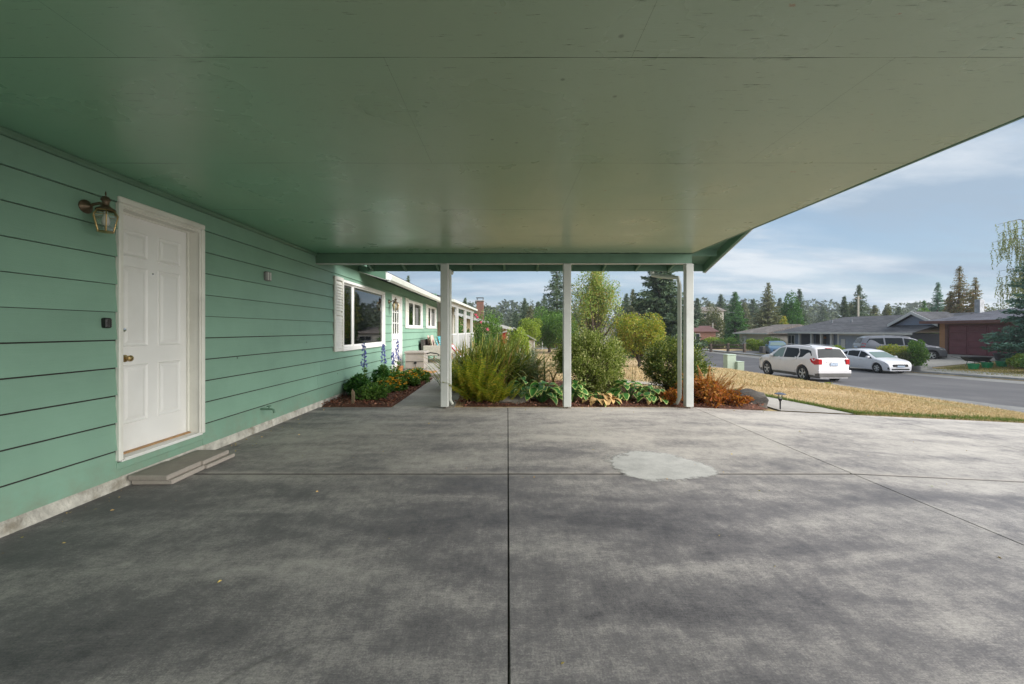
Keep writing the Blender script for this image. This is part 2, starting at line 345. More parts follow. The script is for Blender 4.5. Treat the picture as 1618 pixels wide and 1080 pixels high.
M = dict(
 siding=siding_mat(), ceil=ceiling_mat(),
 trimgreen=simple('green_trim_paint', (.115, .215, .145), .5, .12, 3, .12),
 white=simple('white_gloss_paint', (.80, .79, .76), .33, .03, 3, .04, dirt=((.62, .60, .54), .35)),
 casing=simple('cream_casing_paint', (.74, .73, .66), .45, .05, 5, .08, dirt=((.5, .48, .42), .4)),
 post=simple('grey_white_post_paint', (.52, .53, .50), .5, .06, 4, .12, dirt=((.36, .35, .31), .5)),
 found=simple('whitewashed_concrete', (.50, .48, .42), .9, .28, 9, .9, bscale=30, bd=.02, dirt=((.20, .17, .12), 1.)),
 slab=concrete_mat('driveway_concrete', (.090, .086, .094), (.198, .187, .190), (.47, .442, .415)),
 walk=concrete_mat('walkway_concrete', (.16, .15, .14), (.30, .28, .26), (.42, .40, .37), .1, 0.),
 patch=simple('patching_mortar', (.40, .39, .37), .9, .14, 9, .5, bscale=60, dirt=((.3, .29, .27), .7)),
 paver=simple('grey_paver', (.36, .32, .275), .95, .12, 14, .6, bscale=60, objvar=.1, dirt=((.24, .22, .2), .5)),
 mulch=soilmat('bark_soil', [(.05, .022, .014), (.12, .05, .03), (.20, .095, .06)], 30),
 ground=ground_mat(), asphalt=asphalt_mat(),
 shoulder=simple('worn_road_edge', (.20, .195, .185), .95, .2, 3, .5, dirt=((.12, .12, .12), .6)),
 kerb=simple('kerb_concrete', (.30, .29, .27), .9, .2, 3, .4, dirt=((.17, .16, .15), .6)),
 brass=simple('aged_brass', (.48, .34, .15), .32, .25, 20, .1, metal=1),
 bronze=simple('antique_bronze', (.13, .095, .06), .42, .4, 14, .1, metal=.6),
 black=simple('black_plastic', (.012, .012, .013), .45, .1, 10, .05),
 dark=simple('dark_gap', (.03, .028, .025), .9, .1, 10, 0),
 rubber=simple('tyre_rubber', (.018, .018, .019), .85, .2, 20, .2),
 alloy=simple('alloy_rim', (.50, .50, .50), .4, .1, 10, 0, metal=.2),
 chrome=simple('chrome', (.7, .7, .7), .15, .05, 4, 0, metal=1),
 glass=glassmat('window_glass'), lampglass=glassmat('lantern_glass', (.93, .94, .9), .08),
 carglass=None, wood=simple('weathered_wood', (.22, .16, .10), .9, .25, 8, .5, stretch=(1, 1, .2), dirt=((.11, .085, .06), .6)),
 threshold=simple('oak_threshold', (.42, .24, .11), .55, .2, 15, .1),
 curtain=simple('grey_curtain', (.30, .29, .28), .9, .08, 6, .1), sheer=simple('white_sheer_curtain', (.55, .56, .56), .9, .08, 6, .1),
 room=simple('room_paint', (.20, .18, .16), .9, .1, 2, 0),
 gutter=simple('cream_gutter_metal', (.60, .62, .56), .4, .06, 3, .03, dirt=((.38, .38, .32), .4)),
 rock=simple('dark_boulder', (.055, .047, .04), .9, .45, 4, .9, bscale=14, bd=.03, dirt=((.16, .14, .11), .7), stretch=(1, 1, 3)),
 rock2=simple('tan_boulder', (.24, .21, .18), .9, .3, 4, .8, bscale=18, bd=.02, dirt=((.13, .12, .09), .7)),
 roofgrey=shingle_mat('grey_shingles', (.10, .098, .105)), roofbrown=shingle_mat('brown_grey_shingles', (.20, .17, .15)), roofdark=shingle_mat('slate_blue_shingles', (.12, .12, .145)),
 bark=simple('bark', (.10, .075, .055), .95, .35, 6, .8, bscale=20, bd=.02), greybark=simple('grey_bark', (.19, .17, .15), .95, .3, 6, .7, bscale=20, bd=.02),
 wicker=simple('grey_wicker', (.40, .36, .31), .8, .2, 30, .8, bscale=90, bd=.006),
 darkwicker=simple('dark_wicker', (.06, .05, .045), .8, .3, 30, .6, bscale=90), teak=simple('orange_teak', (.36, .15, .06), .6, .2, 10, .2),
 cushion=simple('beige_cushion', (.52, .43, .35), .95, .08, 10, .3, bscale=80), pink=simple('blush_cushion', (.56, .38, .33), .95, .06, 10, .3, bscale=80),
 resin=simple('taupe_resin', (.33, .295, .26), .6, .06, 5, .2, bscale=60),
 red=simple('red_paint', (.50, .03, .03), .4, .1, 5, 0), bluewhite=None,
 matting=simple('coir_mat', (.42, .21, .08), 1, .25, 25, .8, bscale=90), boxgreen=simple('pale_green_utility_paint', (.44, .53, .42), .6, .08, 3, .1, dirt=((.3, .34, .27), .4)),
 railwood=simple('grey_brown_rail_wood', (.15, .11, .085), .95, .25, 5, .4),
 bluesiding=lapmat('blue_grey_siding', (.19, .22, .29)), creamwall=simple('cream_stucco', (.46, .44, .38), .9, .08, 2, .2),
 orangewood=lapmat('orange_cedar_siding', (.38, .185, .08), .2), maroon=simple('maroon_garage_paint', (.16, .042, .052), .5, .15, 2, .1, objvar=.12),
 browntrim=simple('brown_trim', (.13, .055, .045), .6, .15, 3, .1), whitetrim=simple('white_trim', (.50, .50, .49), .5, .06, 3, .05),
 bluegrey=simple('blue_garage_door', (.24, .28, .35), .6, .06, 3, .05), darkdoor=simple('slate_door', (.08, .085, .10), .6, .1, 3, .05),
 brick=brick_mat('red_brick', (.25, .075, .04), (.2, .17, .14)), galv=simple('galvanised_flue', (.30, .31, .33), .5, .3, 4, .1, metal=.3),
 greenpot=simple('green_plastic', (.015, .26, .10), .45, .08, 5, 0), blackpot=simple('black_tub', (.015, .016, .02), .4, .1, 5, 0),
 seat=simple('interior_trim', (.05, .05, .05), .9, .1, 5, 0), lens=simple('red_lens', (.45, .008, .012), .15, .25, 30, 0), lampclear=simple('headlight_lens', (.62, .63, .62), .12, .12, 25, 0, metal=.3),
 plate=simple('plate_blue_white', (.42, .50, .62), .4, .25, 14, 0), cladding=simple('grey_cladding', (.10, .095, .09), .6, .15, 5, .1),
 yellow=simple('yellow_petals', (.75, .42, .02), .7, .2, 30, 0),
)
def carglass():
    m, n, b = newmat('tinted_car_glass'); b.inputs['Base Color'].default_value = (.02, .025, .028, 1); b.inputs['Roughness'].default_value = .1; b.inputs['Specular IOR Level'].default_value = .1; return m
M['carglass'] = carglass()
m_, n_, b_ = newmat('clear_car_glass'); b_.inputs['Base Color'].default_value = (.16, .22, .20, 1); b_.inputs['Roughness'].default_value = .06; b_.inputs['Specular IOR Level'].default_value = .4; M['lightglass'] = m_
def teal():
    m, n, b = newmat('teal_patterned_fabric'); vo = n.nodes.new('ShaderNodeTexVoronoi'); vo.inputs['Scale'].default_value = 16; n.links.new(coords(n), vo.inputs['Vector'])
    n.links.new(ramp(n, vo.outputs['Distance'], [(.25, (.55, .60, .58)), (.4, (.02, .24, .28))]), b.inputs['Base Color']); b.inputs['Roughness'].default_value = .9; return m
M['teal'] = teal()
def stripe():
    m, n, b = newmat('striped_canvas'); wv = n.nodes.new('ShaderNodeTexWave'); wv.inputs['Scale'].default_value = 5; wv.bands_direction = 'Y'; n.links.new(coords(n), wv.inputs[0])
    n.links.new(ramp(n, wv.outputs[0], [(.3, (.65, .66, .7)), (.45, (.10, .16, .42)), (.7, (.65, .66, .7))]), b.inputs['Base Color']); b.inputs['Roughness'].default_value = .9; return m
M['stripe'] = stripe()

# ------------------------------------------------------------------ terrain
def street_z(Y): return -1.0-.03*(min(max(Y, 5), 26)-11)
def smooth(t): t = min(max(t, 0), 1); return t*t*(3-2*t)
def gz(X, Y):
    s = street_z(Y)
    if X <= 14.5:
        if X < 3.2: zx = 0
        elif X < 8.9: zx = -.27*(X-3.2)/5.7
        else: zx = -.27+(s+.27+.03)*smooth((X-8.9)/5.6*.5+0)*2 if X < 11.7 else -.27+(s+.27+.03)*smooth((X-8.9)/5.6)
        if X >= 8.9: zx = -.27+(s+.04+.27)*((X-8.9)/5.6)
        zy = -1.42*smooth((Y-8.5)/26)
        z = min(zx, zy) if Y > 8.5 else zx
        if X > 13: z = z*(1-(X-13)/1.5)+(s+.01)*(X-13)/1.5
        base = z
    elif X <= 26.4: base = s
    else:
        rise = .09*min(X-26.4, 10)*(1-smooth((Y-34)/8))
        base = s+.12+rise+.0
    far = smooth((Y-150)/200)*6
    return base+far
def ground():
    xs = sorted(set([-400, -200, -100, -60, -40, -25, -16, -12, -8, -5, -3.3, -2, 0]+[round(i*.7, 2) for i in range(1, 21)]+[14.4, 14.5, 14.52, 17, 20, 23, 26.3, 26.38, 26.42, 27, 28, 29, 30, 31, 32, 33.5, 35, 36.5, 38, 41, 45, 50, 60, 75, 95, 130, 180, 260, 400, 700]))
    ys = sorted(set([-60, -30, -15, -8, -4, 0, 4, 5, 6, 6.95, 7.0]+[7.5+i*.8 for i in range(36)]+[37, 39, 41, 43, 46, 50, 55, 60, 66, 75, 90, 110, 130, 150, 170, 190, 210, 230, 250, 280, 320, 360, 450, 600, 900]))
    V = []; F = []
    for y in ys:
        for x in xs:
            z = gz(x, y)-.012
            if y < 7.0 and x <= 15: z -= .15
            V.append((x, y, z))
    n = len(xs)
    for j in range(len(ys)-1):
        for i in range(n-1): F.append((j*n+i, j*n+i+1, (j+1)*n+i+1, (j+1)*n+i))
    me = bpy.data.meshes.new('ground'); me.from_pydata(V, [], F); me.materials.append(M['ground']); me.polygons.foreach_set('use_smooth', [True]*len(F))
    tag(link('ground', me), kind='structure')
ground()
def sheet(name, poly_fn, us, vs, mat, lift, kind='structure', parent=None):
    V = []; F = []
    for u in us:
        for v in vs:
            x, y = poly_fn(u, v); V.append((x, y, gz(x, y)+lift))
    n = len(vs)
    for i in range(len(us)-1):
        for j in range(n-1): F.append((i*n+j, (i+1)*n+j, (i+1)*n+j+1, i*n+j+1))
    me = bpy.data.meshes.new(name); me.from_pydata(V, [], F); me.materials.append(mat); me.polygons.foreach_set('use_smooth', [True]*len(F))
    o = link(name, me, parent)
    if kind: o['kind'] = kind
    return o
ln = lambda a, b, k: [a+(b-a)*i/(k-1) for i in range(k)]
sheet('road', lambda u, v: (14.53+v*11.85, u), ln(-40, 120, 81), ln(0, 1, 7), M['asphalt'], .004)
sheet('road_shoulder', lambda u, v: (14.53+v*(1.15+.12*math.sin(u*.7)+.08*math.sin(u*2.3)), u), ln(-40, 110, 151), ln(0, 1, 4), M['shoulder'], .008)
sheet('far_gutter_strip', lambda u, v: (26.38-1.9*(1-v), u), ln(-40, 110, 76), ln(0, 1, 3), M['shoulder'], .008)
mb = MB()
for i in range(60):
    y0 = -20+i*1.6; y1 = y0+1.59
    if 27.6 < y0 < 33: continue
    z0, z1 = street_z(y0), street_z(y1)
    mb.raw([(26.38, y0, z0-.05), (26.62, y0, z0-.05), (26.38, y1, z1-.05), (26.62, y1, z1-.05), (26.42, y0, z0+.145), (26.62, y0, z0+.15), (26.42, y1, z1+.145), (26.62, y1, z1+.15)],
           [(0, 4, 6, 2), (4, 5, 7, 6), (1, 3, 7, 5), (0, 1, 5, 4), (2, 6, 7, 3)])
mb.build('kerb', M['kerb'], kind='structure')
sheet('far_pavement', lambda u, v: (26.63+v*1.25, u), ln(-20, 75, 70), ln(0, 1, 3), M['kerb'], .012)
sheet('cross_path', lambda u, v: (u, 58+v*3.4+.02*u), ln(-60, 13.5, 50), ln(0, 1, 3), M['shoulder'], .01)
sheet('opposite_driveway', lambda u, v: (26.4+u*9, 26.9+v*5+u*.4), ln(0, 1.35, 14), ln(0, 1, 6), M['walk'], .02)
sheet('side_street', lambda u, v: (u, 46.2+v*5.5), ln(26.3, 60, 30), ln(0, 1, 4), M['asphalt'], .02)
# driveway: separate slabs with open joints
dw = empty('driveway', (0, 0, 0), kind='structure')
def dz(x): return 0 if x < 3.2 else (-.27*(x-3.2)/5.7 if x < 8.9 else -.27-(x-8.9)/5.6*(-street_z(3)-.29))
xe = [-3.26, 0.004, 3.19, 6.3, 9.4, 14.5]; ye = [6.98, 3.75, .52, -2.7, -5.9, -9]
for i in range(5):
    for j in range(5):
        x0, x1, y1, y0 = xe[i]+.004, xe[i+1]-.004, ye[j]-(0 if j == 0 else .009), ye[j+1]+.009
        k = 8; rings = []
        for a in range(k+1):
            x = x0+(x1-x0)*a/k; zt = dz(x)
            rings.append([(x, y0, zt-.12), (x, y1, zt-.12), (x, y1, zt-.009), (x, y1-.016, zt), (x, y0+.016, zt), (x, y0, zt-.009)])
        rings[0] = [(x0, p[1], p[2]-(.006 if q in (3, 4) else 0)) for q, p in enumerate(rings[0])]
        rings[0:1] = [rings[0], [(x0+.004, p[1], dz(x0)-(.12 if q < 2 else (.006 if q in (2, 5) else 0))) for q, p in enumerate(rings[0])]]
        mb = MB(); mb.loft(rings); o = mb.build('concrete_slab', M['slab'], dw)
mb = MB(); mb.box(-3.26, 14.4, -9, 6.9, -1.2, -1.1)
mb = MB()
for i in range(12):
    a = -3.26+i*1.48; b = a+1.48; mb.face([(a, -9, dz(a)-.013), (b, -9, dz(b)-.013), (b, 6.97, dz(b)-.013), (a, 6.97, dz(a)-.013)])
mb.build('joint_filler', simple('joint_dirt', (.035, .032, .026), .95, .5, 30, .5), dw)
# mortar patch over the joint, feathered out by the trowel
def patch_mat():
    m, n, b = newmat('feathered_mortar'); v = coords(n); A = lambda x, y: nmath(n, 'ADD', x, y); Mu = lambda x, y: nmath(n, 'MULTIPLY', x, y)
    g = n.nodes.new('ShaderNodeMapping'); g.inputs['Location'].default_value = (-1.46/.5, -3.97/.46, 0); g.inputs['Scale'].default_value = (1/.5, 1/.46, 0); n.links.new(v.node.inputs[0].links[0].from_socket, g.inputs[0])
    l = n.nodes.new('ShaderNodeVectorMath'); l.operation = 'LENGTH'; n.links.new(g.outputs[0], l.inputs[0])
    e = A(l.outputs['Value'], A(Mu(A(noi(n, v, 2.2, 3, .5), -.5), 1.1), Mu(A(noi(n, v, 14, 7, .7), -.5), .45)))
    al = ramp(n, e, [(.86, 1.), (1.0, 0.)])
    c = ramp(n, A(Mu(noi(n, v, 5, 8, .7), .7), Mu(noi(n, v, 120, 2), .3)), [(.35, (.34, .335, .32)), (.6, (.50, .49, .465))])
    n.links.new(c, b.inputs['Base Color']); b.inputs['Roughness'].default_value = .9; bump(n, b, noi(n, coords(n, (1, 4, 1), (0, 0, .5)), 20, 5), .5, .005)
    t = n.nodes.new('ShaderNodeBsdfTransparent'); s = n.nodes.new('ShaderNodeMixShader'); n.links.new(al, s.inputs[0]); n.links.new(t.outputs[0], s.inputs[1]); n.links.new(b.outputs[0], s.inputs[2])
    n.links.new(s.outputs[0], n.nodes['Material Output'].inputs[0]); return m
pts = [(1.46+.72*math.cos(2*math.pi*i/40), 3.97+.64*math.sin(2*math.pi*i/40)) for i in range(40)]
mb = MB(); mb.face([(x, y, .0035) for x, y in pts]); mb.build('mortar_patch', patch_mat(), dw)
# walkway to the porch, porch slab
PZ = .12
mb = MB(); mb.loft([[(-1.98, 6.99, -.1), (-.92, 6.99, -.1), (-.92, 6.99, .004), (-1.98, 6.99, .004)], [(-2.02, 11.15, -.1), (-1.05, 11.15, -.1), (-1.05, 11.15, .01), (-2.02, 11.15, .01)]])
mb.build('walkway', M['walk'], kind='structure')
mb = MB(); mb.bbox(-3.26, -.95, 11.16, 20.5, -.1, PZ, .012); mb.build('porch_slab', M['walk'], kind='structure')
# bark beds
def bed(name, poly, z, seedn, nchips, zf=None):
    mb = MB(); c = Vector((sum(p[0] for p in poly)/len(poly), sum(p[1] for p in poly)/len(poly), 0))
    mb.loft([[(x, y, z-.03) for x, y in poly], [(c.x+(x-c.x)*.93, c.y+(y-c.y)*.93, z+.035) for x, y in poly], [(c.x+(x-c.x)*.4, c.y+(y-c.y)*.4, z+.06) for x, y in poly]])
    mb.build(name, M['mulch'], smooth=True, kind='structure')
    xs = [p[0] for p in poly]; ys = [p[1] for p in poly]; P_ = []
    def inside(x, y):
        k = False
        for i in range(len(poly)):
            (xa, ya), (xb, yb) = poly[i], poly[i-1]
            if (ya > y) != (yb > y) and x < (xb-xa)*(y-ya)/(yb-ya)+xa: k = not k
        return k
    while len(P_) < nchips:
        x, y = rng.uniform(min(xs), max(xs)), rng.uniform(min(ys), max(ys))
        if inside(x, y): P_.append((x, y, z+.02+rng.uniform(0, .05)))
    P_ = np.array(P_); D = rng.normal(size=P_.shape); D[:, 2] *= .35
    V, F = leaves(P_, D, rng.uniform(.02, .07, len(P_)), .35)
    tag(link('bark_chips', npmesh('bark_chips', V, F, M['chips'])), 'loose reddish bark chips covering the %s' % name.replace('_', ' '), 'mulch', kind='stuff')
M['chips'] = leafmat('bark_chip_colours', [(.05, .02, .012), (.13, .045, .025), (.20, .08, .05), (.30, .17, .11)], .9, 0, 4)
bed('wall_flower_bed', [(-3.25, 7.0), (-2.02, 7.0), (-2.0, 7.6), (-2.02, 9), (-2.04, 11.1), (-3.25, 11.1)], .0, 1, 6000)
bed('garden_bed', [(-.9, 7.0), (3.2, 7.0), (4.55, 7.02), (4.4, 7.9), (3.6, 9.0), (2, 10.2), (.5, 11), (-.95, 11)], -.02, 2, 12000)

# ------------------------------------------------------------------ the green house with its carport
H = empty('green_house', (-3.25, 6, 0), label='long green lap sided house with an open carport roof on white posts', cat='house')
WX = -3.27
ops = [(3.38, 4.315, .10, 2.44), (7.56, 10.72, .94, 2.33), (11.37, 12.45, .12, 2.34), (12.84, 15.5, 1.41, 2.33), (16.1, 18.5, 1.42, 2.34)]
HY0, HY1 = -6, 18.7
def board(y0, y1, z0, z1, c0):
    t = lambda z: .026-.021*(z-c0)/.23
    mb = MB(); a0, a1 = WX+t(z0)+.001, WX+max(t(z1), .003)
    g = (.0045 if z1 > 1.45 else .011+.007*(1.33-z1)) if z1-z0 > .2 else .001  # low courses get wider slots so the dark backing draws their lap shade
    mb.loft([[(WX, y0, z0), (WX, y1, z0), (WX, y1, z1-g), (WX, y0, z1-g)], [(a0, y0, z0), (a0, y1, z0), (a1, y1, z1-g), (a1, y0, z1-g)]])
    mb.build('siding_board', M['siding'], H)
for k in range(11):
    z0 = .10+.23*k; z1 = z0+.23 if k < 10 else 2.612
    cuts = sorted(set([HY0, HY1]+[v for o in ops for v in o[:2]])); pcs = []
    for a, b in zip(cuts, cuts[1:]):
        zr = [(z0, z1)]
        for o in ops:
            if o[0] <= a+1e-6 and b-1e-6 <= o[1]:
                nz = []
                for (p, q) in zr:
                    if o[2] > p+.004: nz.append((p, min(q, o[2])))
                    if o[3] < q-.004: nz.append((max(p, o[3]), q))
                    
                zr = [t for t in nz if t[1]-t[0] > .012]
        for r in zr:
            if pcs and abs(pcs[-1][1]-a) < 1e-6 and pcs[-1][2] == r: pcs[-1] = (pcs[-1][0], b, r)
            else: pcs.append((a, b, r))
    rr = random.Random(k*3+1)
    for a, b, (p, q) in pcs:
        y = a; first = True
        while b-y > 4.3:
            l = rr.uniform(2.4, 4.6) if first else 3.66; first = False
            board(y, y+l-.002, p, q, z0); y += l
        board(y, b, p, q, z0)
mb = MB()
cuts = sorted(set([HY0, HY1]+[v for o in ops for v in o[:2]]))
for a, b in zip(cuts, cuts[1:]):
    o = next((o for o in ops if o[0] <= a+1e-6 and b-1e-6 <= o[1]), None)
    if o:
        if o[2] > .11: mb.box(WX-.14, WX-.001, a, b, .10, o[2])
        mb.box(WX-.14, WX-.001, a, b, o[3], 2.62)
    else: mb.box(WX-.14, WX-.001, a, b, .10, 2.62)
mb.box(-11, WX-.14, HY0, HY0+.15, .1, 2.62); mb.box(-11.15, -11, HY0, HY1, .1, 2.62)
mb.build('wall', M['dark'], H)  # dark wall colour stands in for shade in the slots under siding laps
mb = MB(); mb.box(-11, WX-.001, HY1-.14, HY1-.001, .10, 3.0); mb.face([(-11, HY1, 2.6), (-3.27, HY1, 2.6), (-7, HY1, 4)]); mb.build('end_wall', M['trimgreen'], H)
mb = MB(); mb.box(-11, WX-.15, HY0, HY1, .08, .12); mb.box(-11, WX-.15, HY0+.2, HY1-.2, 2.5, 2.54)
for y in (5.2, 11.0, 12.7, 15.8): mb.box(-8, WX-.15, y, y+.1, .12, 2.5)
mb.build('floor_and_partitions', M['room'], H)
# foundation with crumbling top
mb = MB(); rings = []
for i in range(200):
    y = HY0+(HY1-HY0)*i/199; j = .012*noise.noise((y*3, 0, 0)); jj = .008*noise.noise((y*6, 4, 0))
    rings.append([(WX-.1, y, -.2), (WX+.03+j, y, -.2), (WX+.026+j, y, .0), (WX+.014+jj, y, .075+j), (WX+.004, y, .10), (WX-.1, y, .10)])
mb.loft(rings); mb.build('foundation', M['found'], H, smooth=True)
# moulding at the ceiling
mb = MB(); mb.loft([[(-3.262, y, 2.585), (-3.235, y, 2.585), (-3.225, y, 2.60), (-3.222, y, 2.627), (-3.262, y, 2.627)] for y in (-2.0, 6.85)]); mb.build('ceiling_moulding', M['trimgreen'], H)
# side door
D = MB(); X0 = -3.37
def prof(mb, y0, y1, z0, z1, x0, x1): mb.bbox(x0, x1, y0, y1, z0, z1, .006)
mb = MB()
mb.box(X0-.045, X0, 3.43, 4.262, .262, 2.355)
# raised panels: recess ring (inset quads) built as frames of sloped faces
def raised(mb, y0, y1, z0, z1, x):
    a, b, c_ = .018, .03, .055
    R_ = lambda d, e: [(x+e, y0+d, z0+d), (x+e, y1-d, z0+d), (x+e, y1-d, z1-d), (x+e, y0+d, z1-d)]
    mb.loft([R_(0, 0), R_(.006, .010), R_(a, .004), R_(b, .0015), R_(c_, .009)], cap=False)
    mb.face(R_(c_, .009))
yl0, yl1, yr0, yr1 = 3.53, 3.79, 3.90, 4.165
for (z0, z1) in ((1.98, 2.22), (1.18, 1.90), (.50, 1.02)):
    for (a, b) in ((yl0, yl1), (yr0, yr1)): raised(mb, a, b, z0, z1, X0)
door = mb.build('side_door', M['white'], H)
mb = MB(); mb.lathe([(0, 0), (.030, 0), (.032, .008), (.012, .012), (.011, .03), (.022, .038), (.028, .05), (.026, .062), (.014, .068), (0, .069)], (X0, 3.56, 1.08), 20, 'x'); mb.build('door_knob', M['brass'], door, smooth=True)
mb = MB(); mb.lathe([(0, 0), (.009, 0), (.009, .004), (0, .005)], (X0, 3.845, 1.86), 12, 'x'); mb.build('peephole', M['chrome'], door, smooth=True)
mb = MB(); mb.lathe([(0, 0), (.018, 0), (.015, .006), (0, .007)], (X0, 3.56, 1.33), 14, 'x'); mb.build('deadbolt', M['chrome'], door, smooth=True)
mb = MB()
mb.box(X0-.05, WX+.012, 3.40, 3.428, .235, 2.40); mb.box(X0-.05, WX+.012, 4.268, 4.296, .235, 2.40); mb.box(X0-.05, WX+.012, 3.428, 4.268, 2.36, 2.40)
mb.box(X0+.003, X0+.018, 4.245, 4.268, .27, 2.36); mb.box(X0+.003, X0+.018, 3.428, 3.44, .27, 2.36); mb.box(X0+.003, X0+.018, 3.44, 4.245, 2.345, 2.36)
mb.build('door_jamb', M['casing'], H)
mb = MB()
def casing_strip(mb, a, b, along, z=None):
    pass
for (y0, y1, z0, z1) in ((3.368, 3.408, .235, 2.395), (4.285, 4.328, .235, 2.395), (3.368, 4.328, 2.397, 2.448)):
    mb.bbox(WX+.004, WX+.044, y0, y1, z0, z1, .007)
mb.bbox(WX+.004, WX+.030, 4.268, 4.285, .235, 2.395, .004); mb.bbox(WX+.004, WX+.030, 3.408, 4.285, 2.375, 2.397, .004)
mb.build('door_casing', M['casing'], H)
mb = MB(); mb.bbox(X0-.05, X0+.035, 3.43, 4.266, .236, .262, .004); mb.build('threshold', M['threshold'], H)
mb = MB(); mb.bbox(X0+.036, WX+.036, 3.429, 4.266, .2355, .25, .003); mb.bbox(WX-.04, WX+.036, 3.40, 4.30, .222, .235, .003); mb.build('white_sill_strip', M['white'], H)
mb = MB(); mb.bbox(WX-.1, WX+.028, 3.368, 4.328, .165, .221, .004); mb.build('sill_board', M['siding'], H)
mb = MB(); mb.bbox(WX-.1, WX+.020, 3.368, 4.328, .098, .163, .004); mb.build('sill_board', M['siding'], H)
mb = MB(); mb.box(-4.6, -4.5, 3.0, 4.8, .1, 2.5); mb.build('inner_wall', M['room'], H)
# windows
def sash_window(y0, y1, z0, z1, mull, shutter=None, dark=False):
    wn = MB(); f = .055
    for (a, b, c, d) in ((y0, y0+f, z0, z1), (y1-f, y1, z0, z1), (y0+f, y1-f, z0, z0+f), (y0+f, y1-f, z1-f, z1)): wn.bbox(WX-.05, WX+.035, a, b, c, d, .006)
    W_ = wn.build('window', M['white'], H)
    s = MB(); g = .03
    for (a, b) in ((y0+f, mull), (mull, y1-f)):
        xo = WX-.028 if a < mull-.01 else WX-.008
        for (p, q, c, d) in ((a, a+g, z0+f, z1-f), (b-g, b, z0+f, z1-f), (a+g, b-g, z0+f, z0+f+g), (a+g, b-g, z1-f-g, z1-f)): s.box(xo-.02, xo, p, q, c, d)
    s.build('sash', M['white'], W_)
    for (a, b) in ((y0+f, mull), (mull, y1-f)):
        xo = WX-.038 if a < mull-.01 else WX-.018
        p = MB(); p.box(xo-.002, xo+.002, a+g, b-g, z0+f+g, z1-f-g); p.build('pane', M['glass'], W_)
    si = MB(); si.bbox(WX-.02, WX+.055, y0-.02, y1+.02, z0-.03, z0, .006); si.build('sill', M['white'], W_)
    # curtains: pleated sheets
    def cur(a, b, mat, x):
        V = []; n = max(8, int((b-a)*40))
        mbc = MB(); rr_ = [[(x+.022*math.sin(i*1.7)+.008*math.sin(i*.6), a+(b-a)*i/n, z) for i in range(n+1)] for z in (z0-.05, z1)]
        mbc.loft(rr_, cap=False, closed=False); mbc.build('curtain', mat, W_, smooth=True)
    L = y1-y0
    if dark: cur(y0+.02, mull+.1, M['curtain'], WX-.2)
    else: cur(y0, y0+.38, M['curtain'], WX-.2); cur(y0+.52, y0+.8, M['sheer'], WX-.18); cur(y1-.75, y1, M['sheer'], WX-.2)
    if shutter:
        a, b = shutter; s = MB()
        for (p, q, c, d) in ((a, a+.05, z0-.02, z1+.02), (b-.05, b, z0-.02, z1+.02), (a+.05, b-.05, z0-.02, z0+.05), (a+.05, b-.05, z1-.05, z1+.02), (a+.05, b-.05, (z0+z1)/2-.03, (z0+z1)/2+.03)): s.bbox(WX+.018, WX+.052, p, q, c, d, .004)
        s.box(WX+.012, WX+.017, a+.01, b-.01, z0, z1)
        S_ = s.build('shutter', M['casing'], H)
        k = int((z1-z0-.1)/.055); sh = None
        for i in range(k):
            zc = z0+.075+i*.055
            if abs(zc-(z0+z1)/2) < .055: continue
            l = MB(); l.obox((WX+.034, (a+b)/2, zc), (0, 1, 0), (.35, 0, -.94), (.94, 0, .35), (b-a)/2-.05, .031, .003); l.build('louver', M['casing'], S_)
sash_window(7.97, 10.72, .94, 2.33, 8.62, (7.57, 7.965))
sash_window(13.22, 15.46, 1.41, 2.33, 14.25, (12.85, 13.215), True)
sash_window(16.48, 18.46, 1.42, 2.34, 17.4, (16.11, 16.475), True)
# front door with nine panes
y0, y1 = 11.37, 12.45
mb = MB()
for (a, b, c, d) in ((y0, y0+.05, .14, 2.34), (y1-.05, y1, .14, 2.34), (y0+.05, y1-.05, 2.28, 2.34)): mb.bbox(WX-.06, WX+.035, a, b, c, d, .006)
mb.build('front_door_casing', M['white'], H)
mb = MB(); a, b = y0+.055, y1-.055; gx0, gx1, gz0, gz1 = a+.13, b-.13, 1.22, 2.16
mb.box(WX-.05, WX-.01, a, gx0, .15, 2.275); mb.box(WX-.05, WX-.01, gx1, b, .15, 2.275); mb.box(WX-.05, WX-.01, gx0, gx1, .15, gz0); mb.box(WX-.05, WX-.01, gx0, gx1, gz1, 2.275)
raised(mb, a+.13, (a+b)/2-.04, .3, 1.05, WX-.01); raised(mb, (a+b)/2+.04, b-.13, .3, 1.05, WX-.01)
for i in (1, 2):
    yy = gx0+(gx1-gx0)*i/3; zc = gz0+(gz1-gz0)*i/3
    mb.box(WX-.045, WX-.012, yy-.012, yy+.012, gz0, gz1); mb.box(WX-.044, WX-.013, gx0, gx1, zc-.012, zc+.012)
fd = mb.build('front_door', M['white'], H)
for i in range(3):
    for j in range(3):
        p = MB(); p.box(WX-.032, WX-.028, gx0+(gx1-gx0)*i/3+.012, gx0+(gx1-gx0)*(i+1)/3-.012, gz0+(gz1-gz0)*j/3+.012, gz0+(gz1-gz0)*(j+1)/3-.012); p.build('pane', M['glass'], fd)
mb = MB(); mb.box(WX-.09, WX-.085, gx0, gx1, gz0, gz1); mb.build('door_curtain', M['curtain'], fd)
mb = MB(); mb.tube([(WX-.01, a+.07, 1.05), (WX+.05, a+.07, 1.05), (WX+.055, a+.2, 1.05)], .011, 8); mb.bbox(WX-.01, WX+.002, a+.04, a+.1, .98, 1.13, .004); mb.build('door_handle', M['black'], fd, smooth=True)
mb = MB(); mb.bbox(WX-.05, WX+.03, y0, y1, .122, .15, .004); mb.build('threshold', M['siding'], H)
